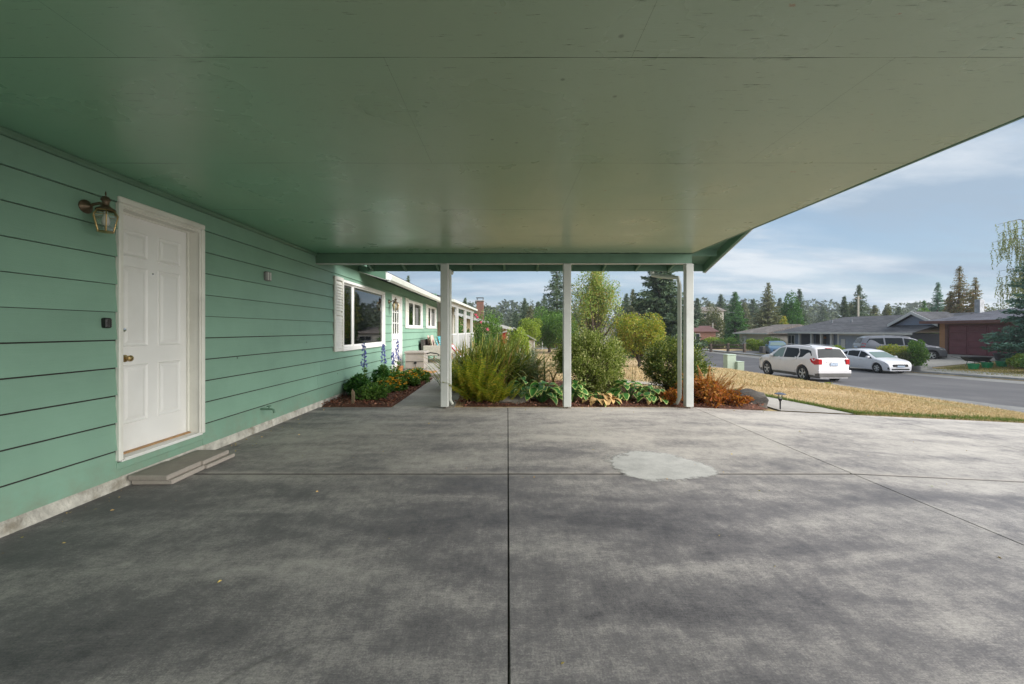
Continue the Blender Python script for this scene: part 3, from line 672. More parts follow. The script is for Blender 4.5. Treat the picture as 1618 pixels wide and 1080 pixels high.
# ceiling panels of the carport
CZ = 2.63
rows = [-1.96, -.51, .71, 1.93, 3.15, 4.37, 5.60, 6.84]
for i in range(len(rows)-1):
    j = [-3.245, -1.85, .59, 3.125] if i % 2 == 0 else [-3.245, -.59, 1.85, 3.125]
    for a, b in zip(j, j[1:]):
        g = .0005; mb = MB(); nx, ny = 40, 6; V = []
        for q in range(ny+1):
            for p in range(nx+1):
                u, v = p/nx, q/ny; X_ = a+g+(b-a-2*g)*u; Y_ = rows[i]+(rows[i+1]-rows[i])*v
                jg = .0003+.0040*max(0, .22+noise.noise((X_*1.9, rows[i]*3, q)))
                Y_ += jg if q == 0 else (-jg if q == ny else 0)
                V.append((X_, Y_, CZ-.006*max(0, noise.noise((X_*.9, Y_*1.4, 2)))-(.0015 if q in (0, ny) else 0)))
        n = nx+1; F = [(q*n+p, (q+1)*n+p, (q+1)*n+p+1, q*n+p+1) for q in range(ny) for p in range(nx)]
        mb.raw(V, F)
        mb.build('ceiling_panel', M['ceil'], H, smooth=True)
mb = MB(); mb.box(-3.25, 3.12, -1.96, 6.84, CZ+.014, CZ+.05); mb.build('ceiling_backing', M['dark'], H)
mb = MB(); mb.box(3.127, 3.15, -1.96, 6.92, CZ-.006, CZ+.16); mb.build('carport_edge_board', M['trimgreen'], H)
# gable end above the ceiling edge, sloping roof
def roofz(y): return 2.55+.31*(7.55-y) if y > 2.5 else 2.55+.31*(y+2.55)
mb = MB(); mb.face([(3.13, -2.0, CZ+.16), (3.13, 6.9, CZ+.10), (3.13, 2.5, roofz(2.5))]); mb.build('gable_siding', M['siding'], H)
for (ya, yb, nm) in ((7.58, 2.5, 'roof'), (-2.58, 2.5, 'roof')):
    mb = MB(); za, zb = roofz(ya), roofz(2.5)
    mb.loft([[(-11.5, ya, za), (3.68, ya, za), (3.68, ya, za+.02), (-11.5, ya, za+.02)], [(-11.5, yb, zb), (3.68, yb, zb), (3.68, yb, zb+.02), (-11.5, yb, zb+.02)]]); mb.build('roof_sheathing', M['trimgreen'], H)
    mb = MB(); mb.loft([[(-11.5, ya, za+.022), (3.71, ya, za+.022), (3.71, ya, za+.035), (-11.5, ya, za+.035)], [(-11.5, yb, zb+.022), (3.71, yb, zb+.022), (3.71, yb, zb+.035), (-11.5, yb, zb+.035)]]); mb.build(nm, M['roofgrey'], H)
    mb = MB(); mb.loft([[(3.65, ya, za-.14), (3.685, ya, za-.14), (3.685, ya, za+.015), (3.65, ya, za+.015)], [(3.65, yb, zb-.14), (3.685, yb, zb-.14), (3.685, yb, zb+.015), (3.65, yb, zb+.015)]]); mb.build('barge_board', M['trimgreen'], H)
    mb = MB(); mb.loft([[(3.687, ya, za-.15), (3.70, ya, za-.15), (3.70, ya, za+.02), (3.687, ya, za+.02)], [(3.687, yb, zb-.15), (3.70, yb, zb-.15), (3.70, yb, zb+.02), (3.687, yb, zb+.02)]]); mb.build('barge_edging', M['gutter'], H)
mb = MB(); mb.bbox(-3.25, 3.125, 6.86, 6.95, 2.46, 2.628, .006); mb.build('beam', M['trimgreen'], H)
mb = MB(); mb.bbox(-3.25, 3.125, 6.855, 6.955, 2.452, 2.459, .001); mb.build('beam_edging', M['post'], H)
mb = MB(); mb.bbox(-3.25, 3.125, -2.05, -1.97, 2.46, 2.628, .006); mb.build('beam', M['trimgreen'], H)
x = -2.5
while x < 3.1:
    mb = MB(); za, zb = roofz(7.54), roofz(6.96)
    mb.loft([[(x-.02, 7.54, za-.135), (x+.02, 7.54, za-.135), (x+.02, 7.54, za), (x-.02, 7.54, za)], [(x-.02, 6.96, zb-.135), (x+.02, 6.96, zb-.135), (x+.02, 6.96, zb), (x-.02, 6.96, zb)]]); mb.build('rafter_tail', M['trimgreen'], H); x += .61
mb = MB(); mb.bbox(-2.62, 3.65, 7.545, 7.575, 2.425, 2.565, .004); mb.build('eave_fascia', M['trimgreen'], H)
mb = MB(); mb.box(-2.6, 3.6, 6.97, 6.98, 2.60, 2.75); mb.build('blocking', M['trimgreen'], H)
mb = MB(); mb.loft([[(x_, 7.578, 2.455), (x_, 7.66, 2.455), (x_, 7.69, 2.50), (x_, 7.70, 2.56), (x_, 7.69, 2.56), (x_, 7.675, 2.50), (x_, 7.655, 2.465), (x_, 7.578, 2.465)] for x_ in (-2.62, 3.68)]); mb.build('gutter', M['gutter'], H)
for px in (-1.07, 1.01, 3.08):
    mb = MB(); mb.bbox(px-.065, px+.065, 6.84, 6.955, .025, 2.452, .008); p = mb.build('carport_post', M['post'], H)
    mb = MB(); mb.box(px-.02, px+.02, 6.87, 6.92, -.01, .028); mb.build('post_anchor', M['bronze'], p)
for px in (-1.07, 3.08):
    mb = MB(); mb.bbox(px-.065, px+.065, -2.06, -1.95, .0, 2.452, .008); mb.build('carport_post', M['post'], H)
# downspouts
mb = MB(); mb.tube([(2.72, 7.62, 2.46), (2.72, 7.60, 2.36), (2.80, 7.35, 2.30), (2.97, 7.06, 2.24), (2.985, 7.03, 2.1), (2.985, 7.03, .16), (2.96, 7.08, .06), (2.9, 7.2, .04)], .036, 8); mb.build('downspout', M['gutter'], H, smooth=True)
mb = MB(); mb.tube([(-1.04, 7.62, 2.46), (-1.03, 7.5, 2.38), (-1.01, 7.05, 2.36), (-1.0, 7.03, 2.2), (-1.0, 7.03, .12), (-.97, 7.1, .04)], .03, 8); mb.build('downspout', M['gutter'], H, smooth=True)
# main roof over the long part of the house
def mrz(x): return 2.57+.30*(-2.67-x)
for (xa, xb) in ((-2.67, -7.1), (-11.5, -7.1)):
    z_ = (lambda x: mrz(x)) if xa > -5 else (lambda x: mrz(-14.2-x))
    mb = MB(); mb.loft([[(xa, y, z_(xa)), (xb, y, z_(xb)), (xb, y, z_(xb)+.02), (xa, y, z_(xa)+.02)] for y in (8.9, 19.3)]); mb.build('roof_sheathing', M['trimgreen'], H)
    mb = MB(); mb.loft([[(xa+.03, y, z_(xa)+.02), (xb, y, z_(xb)+.022), (xb, y, z_(xb)+.04), (xa+.03, y, z_(xa)+.035)] for y in (8.87, 19.33)]); mb.build('roof', M['roofgrey'], H)
mb = MB(); mb.loft([[(x_, 8.86, mrz(x_)-.13), (x_, 8.90, mrz(x_)-.13), (x_, 8.90, mrz(x_)+.05), (x_, 8.86, mrz(x_)+.05)] for x_ in (-2.67, -7.1)]); mb.build('rake_board', M['trimgreen'], H)
mb = MB(); mb.loft([[(x_, 8.865, mrz(x_)-.145), (x_, 8.905, mrz(x_)-.145), (x_, 8.905, mrz(x_)-.132), (x_, 8.865, mrz(x_)-.132)] for x_ in (-2.67, -7.1)]); mb.build('rake_edging', M['gutter'], H)
mb = MB(); mb.loft([[(-2.93, y, mrz(-2.93)), (-7.1, y, mrz(-7.1)), (-7.1, y, mrz(-7.1)+.03), (-2.93, y, mrz(-2.93)+.03)] for y in (7.0, 8.855)]); mb.build('added_shade_roof', M['trimgreen'], H)  # roof piece added in the gap between roofs to shade the wall below
mb = MB(); mb.box(-2.668, -2.64, 8.87, 19.3, 2.44, 2.60); mb.build('fascia', M['white'], H)
mb = MB(); mb.loft([[(-2.638, y, 2.40), (-2.585, y, 2.385), (-2.535, y, 2.42), (-2.515, y, 2.52), (-2.525, y, 2.52), (-2.545, y, 2.43), (-2.585, y, 2.40), (-2.638, y, 2.41)] for y in (8.86, 19.3)]); mb.build('gutter', M['gutter'], H)
mb = MB(); mb.box(-3.42, WX+.004, 6.97, 9.3, 2.615, 2.95); mb.build('upper_wall', M['trimgreen'], H)
mb = MB(); mb.bbox(WX, WX+.03, HY1-.08, HY1, .1, 2.42, .005); mb.build('corner_board', M['trimgreen'], H)
# small wall fittings (screwed to the house, separate things)
def lantern(loc, sc_, label):
    t = empty('wall_lantern', loc, label=label, cat='wall lamp', group='coach lanterns on the house wall')
    s = sc_; L = lambda *a: tuple(q*s for q in a)
    mb = MB(); mb.lathe([(0, 0), (.055*s, 0), (.055*s, .008*s), (.042*s, .02*s), (.03*s, .03*s), (.015*s, .045*s), (0, .048*s)], (0, 0, 0), 20, 'x'); mb.build('back_plate', M['bronze'], t, smooth=True, local=True)
    mb = MB(); mb.tube([L(.02, 0, 0), L(.07, 0, .02), L(.12, 0, .028), L(.155, 0, .01)], [.013*s, .011*s, .012*s, .016*s], 10); mb.build('arm', M['bronze'], t, smooth=True, local=True)
    cx = .165*s
    mb = MB(); mb.lathe([(0, .135), (.004, .13), (.006, .11), (.003, .10), (.012, .092), (.022, .088), (.024, .08), (.03, .072), (.033, .062), (.026, .055), (.022, .04), (.024, .02), (.04, .004), (.062, -.012), (.064, -.022), (0, -.022)], (0, 0, 0), 20, 'z')
    mb.v = [(x*s+cx, y*s, z*s-.01*s) for x, y, z in mb.v]; mb.build('cap', M['bronze'], t, smooth=True, local=True)
    top, mid, bot = (.058, -.034), (.082, -.075), (.052, -.205)
    fr = MB()
    def pt(k, r, z): a = math.pi/3*k+.3; return Vector((cx+r*s*math.cos(a), r*s*math.sin(a), z*s))
    for k in range(6):
        fr.tube([pt(k, *top), pt(k, *mid), pt(k, *bot)], .0042*s, 6)
        for q in (top, mid, bot): fr.tube([pt(k, *q), pt(k+1, *q)], .0042*s if q != mid else .002*s, 6)
    fr.lathe([(0, -.215*s), (.04*s, -.21*s), (.056*s, -.205*s), (.05*s, -.2*s), (0, -.2*s)], (cx, 0, 0), 12, 'z')
    fr.build('cage', M['brass'], t, smooth=True, local=True)
    for k in range(6):
        g = MB(); g.face([pt(k, *mid), pt(k, *bot), pt(k+1, *bot), pt(k+1, *mid)]); g.face([pt(k, *top), pt(k, *mid), pt(k+1, *mid), pt(k+1, *top)]); g.build('pane', M['lampglass'], t, local=True)
    mb = MB(); mb.lathe([(0, -.04), (.014, -.04), (.014, -.075), (.024, -.10), (.027, -.125), (.018, -.15), (0, -.158)], (0, 0, 0), 14, 'z'); mb.v = [(x*s+cx, y*s, z*s) for x, y, z in mb.v]
    mb.build('bulb', M['white'], t, smooth=True, local=True)
lantern((-3.252, 3.12, 2.28), 0.95, 'bronze coach wall lamp with clear glass panes beside the white six panel side door')
lantern((-3.252, 11.1, 2.10), 1.1, 'coach wall lamp between the large window and the white front door')
t = empty('key_lockbox', (-3.25, 3.27, 1.386), label='small black keypad lock box on green siding left of the side door', cat='lock box')
mb = MB(); mb.bbox(-3.262, -3.215, 3.245, 3.295, 1.345, 1.428, .007); mb.build('case', M['black'], t)
for i in range(3):
    for j in range(4): mb = MB(); mb.bbox(-3.2155, -3.211, 3.251+i*.015, 3.261+i*.015, 1.356+j*.016, 1.367+j*.016, .002); mb.build('key', M['cladding'], t)
t = empty('door_chime', (-3.25, 5.46, 2.0), label='small grey louvred vent box high on the green wall right of the side door', cat='vent')
mb = MB(); mb.bbox(-3.262, -3.21, 5.40, 5.52, 1.99, 2.115, .012); mb.build('case', simple('grey_vent', (.19, .19, .18), .5, .1, 5, 0), t)
for i in range(2): mb = MB(); mb.bbox(-3.2105, -3.205, 5.42+i*.05, 5.45+i*.05, 2.0, 2.105, .003); mb.build('slot', M['post'], t)
t = empty('hose_tap', (-3.25, 5.35, .28), label='green painted outdoor hose tap sticking out low on the siding', cat='tap')
mb = MB(); mb.tube([(-3.262, 5.35, .285), (-3.12, 5.35, .285), (-3.09, 5.35, .275), (-3.08, 5.35, .235)], [.012, .012, .014, .016], 10); mb.build('pipe', M['trimgreen'], t, smooth=True)
mb = MB(); mb.tube([(-3.15, 5.35, .285), (-3.15, 5.35, .32)], .008, 8); mb.lathe([(0, .32), (.028, .32), (.03, .328), (0, .333)], (-3.15, 5.35, 0), 12); mb.build('handle', M['trimgreen'], t, smooth=True)
# stepping pavers under the side door
def paver(x0, x1, y0, y1, z0, z1, label, rz=0):
    c = ((x0+x1)/2, (y0+y1)/2, z0); mb = MB(); mb.bbox(x0-c[0], x1-c[0], y0-c[1], y1-c[1], 0, z1-z0, .006)
    o = mb.build('paver', M['paver'], local=True); o.location = c; o.rotation_euler = (0, 0, rz); tag(o, label, 'paver', 'loose pavers stacked as a step')
paver(-3.225, -2.88, 3.47, 3.86, .003, .045, 'bottom concrete paver of the near stack below the side door', .02)
paver(-3.235, -2.90, 3.45, 3.84, .046, .09, 'top concrete paver of the near stack, nearest the camera', .0)
paver(-3.20, -2.86, 3.87, 4.25, .003, .04, 'bottom concrete paver of the far stack below the side door', -.03)
paver(-3.23, -2.90, 3.86, 4.22, .041, .083, 'top concrete paver of the far stack, farther from the camera', .01)

# ------------------------------------------------------------------ vegetation builders
LM = dict(
 spruce=leafmat('dark_spruce_needles', [(.035, .065, .035), (.07, .11, .055), (.12, .155, .085)], .7, .12, .4),
 olive=leafmat('olive_conifer_needles', [(.06, .08, .035), (.12, .135, .06), (.19, .18, .09)], .7, .12, .4),
 rusty=leafmat('cone_laden_conifer_needles', [(.06, .08, .03), (.13, .13, .05), (.20, .17, .07), (.28, .13, .06)], .7, .12, .6),
 blue=leafmat('blue_spruce_needles', [(.045, .11, .075), (.09, .18, .13), (.16, .26, .20)], .7, .12, 1.2),
 far=leafmat('far_tree_green', [(.03, .055, .03), (.055, .08, .04), (.09, .11, .05)], .8, .1, .05),
 green=leafmat('mid_green_leaves', [(.035, .085, .018), (.08, .16, .03), (.15, .24, .05)], .55, .3, .8),
 deep=leafmat('deep_green_leaves', [(.018, .065, .014), (.04, .12, .022), (.07, .17, .03)], .55, .25, .8),
 lime=leafmat('lime_green_leaves', [(.10, .16, .02), (.20, .27, .03), (.32, .36, .06)], .55, .3, .8),
 maple=leafmat('early_autumn_leaves', [(.08, .15, .03), (.18, .26, .05), (.30, .36, .11), (.40, .26, .09)], .55, .3, .7),
 gold=leafmat('golden_leaves', [(.08, .13, .02), (.18, .23, .03), (.32, .32, .04), (.36, .22, .05)], .55, .3, .9),
 dull=leafmat('dull_olive_leaves', [(.05, .075, .025), (.10, .12, .045), (.16, .15, .06)], .6, .2, .6),
 birch=leafmat('birch_leaves', [(.14, .18, .06), (.22, .25, .09), (.36, .32, .12)], .55, .3, .6),
 varieg=leafmat('variegated_small_leaves', [(.045, .075, .012), (.13, .18, .03), (.29, .32, .09), (.52, .50, .24)], .5, .3, 2),
 shrub2=leafmat('dark_shrub_leaves', [(.025, .055, .015), (.06, .10, .02), (.13, .16, .035), (.26, .25, .06)], .5, .3, 2),
 fern=leafmat('yellowing_fern', [(.08, .15, .02), (.19, .24, .02), (.34, .30, .03), (.46, .34, .05)], .6, .35, 2.5),
 blade=leafmat('sword_leaf_blades', [(.04, .075, .015), (.11, .16, .03), (.24, .25, .05), (.28, .17, .05)], .45, .25, 3),
 dry=leafmat('dry_straw', [(.25, .17, .07), (.42, .30, .14), (.55, .43, .24)], .9, .3, 3),
 dryleaf=leafmat('withered_leaf', [(.30, .24, .06), (.50, .38, .12), (.48, .30, .14), (.20, .26, .04)], .8, .3, 5),
 redfern=leafmat('rust_red_foliage', [(.10, .09, .02), (.22, .07, .02), (.36, .10, .02), (.42, .20, .03), (.12, .02, .015)], .6, .3, 3),
 grass=leafmat('green_grass', [(.04, .085, .015), (.09, .14, .03), (.22, .21, .07)], .7, .3, 2),
 lawn=leafmat('dry_grass', [(.34, .24, .13), (.47, .345, .20), (.60, .47, .29), (.24, .22, .09)], .9, .3, .8),
 purple=leafmat('plum_leaves', [(.10, .03, .03), (.20, .06, .06), (.30, .12, .10)], .6, .2, 1),
 mari=leafmat('marigold_petals', [(.60, .22, .01), (.75, .38, .01), (.85, .55, .03)], .6, .3, 3),
 blueflower=leafmat('delphinium_petals', [(.08, .09, .38), (.16, .18, .55), (.36, .36, .68)], .6, .3, 5),
 rose=leafmat('pink_petals', [(.55, .03, .12), (.75, .10, .25)], .6, .3, 5),
 grey=leafmat('blue_grey_stems', [(.12, .16, .09), (.20, .25, .14), (.30, .30, .18)], .7, .2, 3),
 hosta=leafmat('hosta_green', [(.025, .11, .025), (.05, .17, .035), (.09, .22, .05)], .35, .25, 12),
 hostaedge=leafmat('hosta_cream_edge', [(.30, .38, .10), (.45, .48, .18)], .4, .3, 12),
)
def npobj(name, V, F, mat, parent=None, off=None, kind=None, mi=None, smooth=False):
    V = np.asarray(V, dtype=float)
    if parent is not None and off is None: off = wpos(parent)
    if off is not None: V = V-np.array(off)
    o = link(name, npmesh(name, V, F, mat, mi, smooth), parent)
    if kind: o['kind'] = kind
    return o
def conifer(x, y, top, rad, mat, label, dens=1., group=None, seed=1, base=None, skirt=.06, leaf=None, droop=.25, name='conifer', power=1.0):
    global rng; keep = rng; rng = np.random.default_rng(seed)
    zb = gz(x, y)-.05 if base is None else base; Ht = top-zb
    t = empty(name, (x, y, zb), label=label, cat='tree', group=group)
    mb = MB(); mb.tube([(x, y, zb), (x+.1*rad*rng.normal()*.3, y, zb+Ht*.5), (x, y, zb+Ht*.97)], [Ht*.02+.05, Ht*.012+.03, .015], 8); mb.build('trunk', M['bark'], t, smooth=True)
    ls = max(leaf or 0, rad*(.07 if y < 40 else .10)); nl = int(30+Ht*1.2); Ps, Ds, Ss = [], [], []; br = MB()
    hs_ = skirt; lev = []
    while hs_ < .985: lev.append(hs_); hs_ += (1/nl)*rng.uniform(.6, 1.3)*(1.05-.45*hs_)
    asym = rng.uniform(0, 6.28)
    for h in lev:
        r = (rad*(1-h)**power)*rng.uniform(.62, 1.15)+rad*.01
        nb = int(rng.integers(6, 10))
        for k in range(nb):
            a = rng.uniform(0, 2*math.pi); rl = r*rng.uniform(.62, 1.15)*(1+.12*math.cos(a-asym)); z0 = zb+Ht*h+rng.normal()*Ht*.008
            d = np.array([math.cos(a), math.sin(a), 0.]); up = .18-droop*(1-h)*1.3
            n = max(2, int(dens*rl/rad*8)+1)
            tt = np.linspace(.22, 1, n)
            pts = np.array([x, y, z0])+np.outer(tt*rl, d)+np.outer(up*rl*tt-.16*rl*tt**2+.14*rl*tt**3, [0, 0, 1])
            if rl > rad*.35 and Ht < 11 and y < 40: br.tube([(x, y, z0), tuple(pts[-1])], [.02+.006*rl, .008], 4)
            m = 5
            pj = np.repeat(pts, m, 0)+rng.normal(size=(n*m, 3))*ls*np.array([.42, .42, .30])
            sd_ = np.cross(d, [0, 0, 1.]); sgn = rng.choice([-1, 1], n*m)
            dj = d*rng.uniform(.3, 1, (n*m, 1))+sd_*(sgn*rng.uniform(.1, 1.1, n*m))[:, None]+np.array([0, 0, -.6])*rng.uniform(-.2, 1.3, (n*m, 1))
            lsz = ls*(1.1-.75*h)
            Ps.append(pts.repeat(m, 0)+(pj-pts.repeat(m, 0))*(1.1-.75*h)); Ds.append(dj); Ss.append(lsz*rng.uniform(.7, 1.5, n*m))
    V, F = leaves(np.vstack(Ps), np.vstack(Ds), np.concatenate(Ss), .42)
    if br.v: br.build('branches', M['bark'], t)
    npobj('crown', V, F, mat, t); rng = keep
    return t
def broadleaf(x, y, z0, z1, rad, mat, label, cat='tree', name='broadleaf_tree', n=9000, leaf=.12, clumps=34, seed=1, group=None, trunk=True, shape=1., base=None, bark='bark', upright=0., shell=.55, ry=None, wob=.28, box=False, csize=1.):
    """crown of leaf clumps spread through an uneven ellipsoid z0..z1"""
    global rng; keep = rng; rng = np.random.default_rng(seed)
    zb = gz(x, y)-.03 if base is None else base
    t = empty(name, (x, y, zb), label=label, cat=cat, group=group); cz = (z0+z1)/2; hz = (z1-z0)/2; ry = ry or rad
    cs = []
    for i in range(clumps):
        u = unit(rng.normal(size=3)); rr = rng.uniform(.35, .86)**.6 if not box else 1
        if box:
            u = rng.uniform(-.85, .85, 3); rr = 1
        c = np.array([x, y, cz])+u*rr*np.array([rad, ry, hz])*(1-wob*.5+wob*rng.uniform(-.6, .6))
        if upright: 
            k = (c[2]-z0)/(z1-z0); c[:2] = np.array([x, y])+(c[:2]-np.array([x, y]))*(1-upright*max(0, k-.35))
        cs.append(c)
    cs = np.array(cs); cr_ = rng.uniform(.26, .42, clumps)*csize
    per = n//clumps; Ps, Ds = [], []
    for c, q in zip(cs, cr_):
        u = unit(rng.normal(size=(per, 3))); rad3 = np.array([rad, ry, hz])*q
        if upright: rad3[2] *= 1.5
        p = c+u*rng.uniform(shell, 1, (per, 1))**.7*rad3
        Ps.append(p); Ds.append(u+rng.normal(size=(per, 3))*.7+np.array([0, 0, .1+.8*upright]))
    P_ = np.vstack(Ps); P_[:, 2] = np.maximum(P_[:, 2], zb+.02)
    V, F = leaves(P_, np.vstack(Ds), leaf*rng.uniform(.6, 1.35, len(P_)), .6)
    mb = MB(); s = max(.02, rad*.05)
    if trunk:
        zt = max(z0+hz*.3, zb+.15); mb.tube([(x, y, zb), (x+s*.5, y, (zb+zt)/2), (x, y, zt)], [s*1.6, s*1.2, s], 8); o = mb.build('trunk', M[bark], t, smooth=True)
    lb = MB()
    for c in cs[::2]:
        mid = (np.array([x, y, zb+.3*(c[2]-zb)])*1.2+c*.8)/2; lb.tube([(x, y, zb+(.05 if not trunk else .35*(z0-zb)+.1)), tuple(mid), tuple(c)], [s*.7, s*.4, s*.15], 5)
    lb.build('limbs', M[bark], t, smooth=True)
    npobj('crown', V, F, mat, t); rng = keep
    return t
# background trees
BT = 'conifers along the far skyline'
gx = lambda px, Y: (px-802)/640*Y
gzt = lambda py, Y: 1.33+(521-py)/640*Y
for (px, py, Y, hw, mt, lb, sd_, dn) in (
 (1042, 385, 52, 47, 'spruce', 'largest broad dark conifer, just left of the right carport post', 11, 3.6),
 (880, 400, 66, 31, 'spruce', 'tall dark conifer directly behind the middle carport post', 12, 1.5),
 (829, 470, 88, 13, 'spruce', 'dark conifer above the neighbouring roof, second from the left there', 13, .9),
 (850, 475, 92, 14, 'spruce', 'dark conifer just left of the tall one behind the middle post', 14, .9),
 (815, 490, 96, 9, 'spruce', 'lowest and leftmost small conifer above the end of the neighbouring roof', 15, .8),
 (1000, 455, 70, 15, 'olive', 'shorter conifer tucked behind the left edge of the broad one', 16, 1),
 (1102, 470, 100, 11, 'spruce', 'slim dark conifer just right of the right carport post', 17, .9),
 (1139, 464, 112, 13, 'spruce', 'pointed conifer behind the round dull maple', 18, .9),
 (1162, 460, 84, 17, 'deepc', 'dark green dense conifer right of the dull maple', 19, 1.3),
 (1190, 472, 125, 15, 'spruce', 'hazy blunt conifer between the dense one and the tall pointed one', 20, .8),
 (1214, 446, 70, 23, 'olive', 'tall pointed olive conifer left of the grey house roof', 21, 1.5),
 (1263, 456, 96, 11, 'spruce', 'thin spiky conifer rising behind the bright dense green tree', 23, .8),
 (1334, 467, 78, 9, 'spruce', 'smaller conifer of the pair above the grey roof, left one', 24, .9),
 (1357, 449, 75, 17, 'spruce', 'larger conifer of the pair above the grey roof, behind the pole', 25, 1.2),
 (1382, 481, 90, 12, 'olive', 'low conifer just right of the pair above the grey roof', 26, .8),
 (1482, 445, 62, 12, 'bluec', 'blue green conifer with flat layered branches behind the metal flue', 28, .9),
 (1516, 419, 55, 22, 'rusty', 'tallest of the rust tinged conifers behind the brown garage', 29, 1.5),
 (1541, 437, 53, 17, 'rusty', 'rust tinged conifer right of the tallest one behind the brown garage', 30, 1.3),
 (1502, 458, 56, 13, 'rusty', 'short rust tinged conifer left of the tallest one behind the garage', 33, 1.1),
 (1120, 478, 118, 13, 'olive', 'small olive conifer between the slim dark one and the dull maple', 71, .8),
 (1176, 478, 120, 12, 'olive', 'small conifer touching the right side of the dense dark green one', 72, .8),
 (1232, 470, 110, 13, 'spruce', 'hazy conifer just right of the tall pointed olive one', 73, .8),
 (1240, 478, 90, 9, 'olive', 'short conifer left of the bright dense green tree', 74, .8),
 (860, 466, 84, 15, 'spruce', 'dark conifer nearest the left side of the tall one behind the middle post', 75, 1.0),
 (838, 481, 80, 12, 'olive', 'olive conifer in front of the dark ones above the neighbouring roof', 76, .9),
 (990, 462, 84, 14, 'spruce', 'conifer right of the light green tree, behind the golden one', 77, 1.0),
 (1072, 452, 62, 15, 'spruce', 'conifer on the right flank of the broadest one, behind the right post', 78, 1.3),
 (1498, 470, 66, 12, 'olive', 'low conifer between the flue and the rust tinged group', 79, .9),
 (1420, 484, 110, 10, 'spruce', 'distant dark conifer above the ridge right of the thin pale tree', 81, .7),
 (1345, 478, 100, 11, 'olive', 'low conifer between the pair above the grey roof', 82, .8),
 (1300, 484, 150, 9, 'spruce', 'tiny distant conifer above the left end of the grey roof', 31, .6),
 (645, 433, 60, 9, 'spruce', 'conifer tip showing above the gutter of the green house', 34, 1.0),
 (735, 470, 62, 9, 'spruce', 'conifer tip showing above the porch posts left of the chimney', 35, .8)):
    mm = LM[{'deepc': 'deep', 'bluec': 'blue'}.get(mt, mt)]
    conifer(gx(px, Y), Y, gzt(py, Y), 1.45*hw/640*Y, mm, lb, dn, BT, sd_, power=.75 if mt == 'deepc' else .9, leaf=max(.26, .0058*Y))
conifer(gx(1460, 80), 80, gzt(474, 80), 1.1, LM['deep'], 'smooth narrow cone shaped cedar on the skyline above the small gable', .9, BT, 40, power=.6, leaf=.3, droop=0)
conifer(31.7, 24, 7.3, 2.6, LM['blue'], 'big blue spruce at the right edge beside the maroon garage door', 5.0, None, 41, skirt=.03, leaf=.17, droop=.10, name='blue_spruce', power=.72)
broadleaf(gx(1250, 72), 72, -.5, gzt(466, 72), 2.1, LM['deep'], 'bright dense green pointed tree left of the grey house roof', n=6000, leaf=.28, clumps=36, seed=42, upright=1.1, group=None)
broadleaf(gx(940, 30), 30, -.6, 7.4, 2.5, LM['maple'], 'tall light green tree turning orange behind the middle carport post', n=19000, leaf=.12, clumps=150, seed=43, upright=.8, wob=.9, shell=.1, csize=.55)
broadleaf(gx(1010, 28), 28, -.75, 2.6, 1.75, LM['gold'], 'rounded golden yellow small tree between the middle and right posts', n=16000, leaf=.12, clumps=64, seed=44, wob=.4)
broadleaf(gx(868, 50), 50, -.8, 4.05, 2.7, LM['green'], 'rounded bright green tree left of the middle carport post', n=12000, leaf=.17, clumps=50, seed=45)
broadleaf(gx(893, 47), 47, -.8, 3.3, 1.6, LM['green'], 'smaller bright green tree touching the middle post', n=6000, leaf=.17, clumps=30, seed=47)
broadleaf(gx(838, 46), 46, -.6, 2.9, 1.5, LM['lime'], 'yellow green tree right of the end of the neighbouring roof', n=6000, leaf=.15, clumps=30, seed=46)
broadleaf(gx(818, 26), 26, -1.2, 1.70, .85, LM['lime'], 'lime green leafy bush in front of the cream neighbouring house', 'shrub', 'lime_shrub', n=6000, leaf=.10, clumps=36, seed=48, trunk=False)
broadleaf(gx(1125, 80), 80, -1, gzt(487, 80), 2.4, LM['dull'], 'dull olive rounded maple right of the right carport post', n=7000, leaf=.24, clumps=40, seed=49, upright=.3)
broadleaf(gx(1472, 48), 48, -.6, gzt(488, 48), 1.8, LM['green'], 'green tree behind the galvanised flue', n=6000, leaf=.18, clumps=30, seed=50)
broadleaf(gx(1402, 90), 90, 1, gzt(480, 90), .8, LM['dull'], 'thin pale tree on the skyline above the grey roof', n=1500, leaf=.3, clumps=14, seed=51, upright=.5)
for i, (px, Y, hw, top) in enumerate(((1062, 60, 20, 512), (985, 62, 16, 508), (1570, 60, 22, 478), (1240, 60, 8, 500))):
    broadleaf(gx(px, Y), Y, -1, gzt(top, Y), hw/640*Y, LM[('deep', 'deep', 'dull', 'gold')[i]], ('dark green understorey tree below the broad dark conifer', 'dark green tree behind the golden one', 'dull green tree behind the brown garage roof', 'small golden tree beside the tall pointed conifer')[i], n=3000, leaf=.22, clumps=20, seed=60+i)
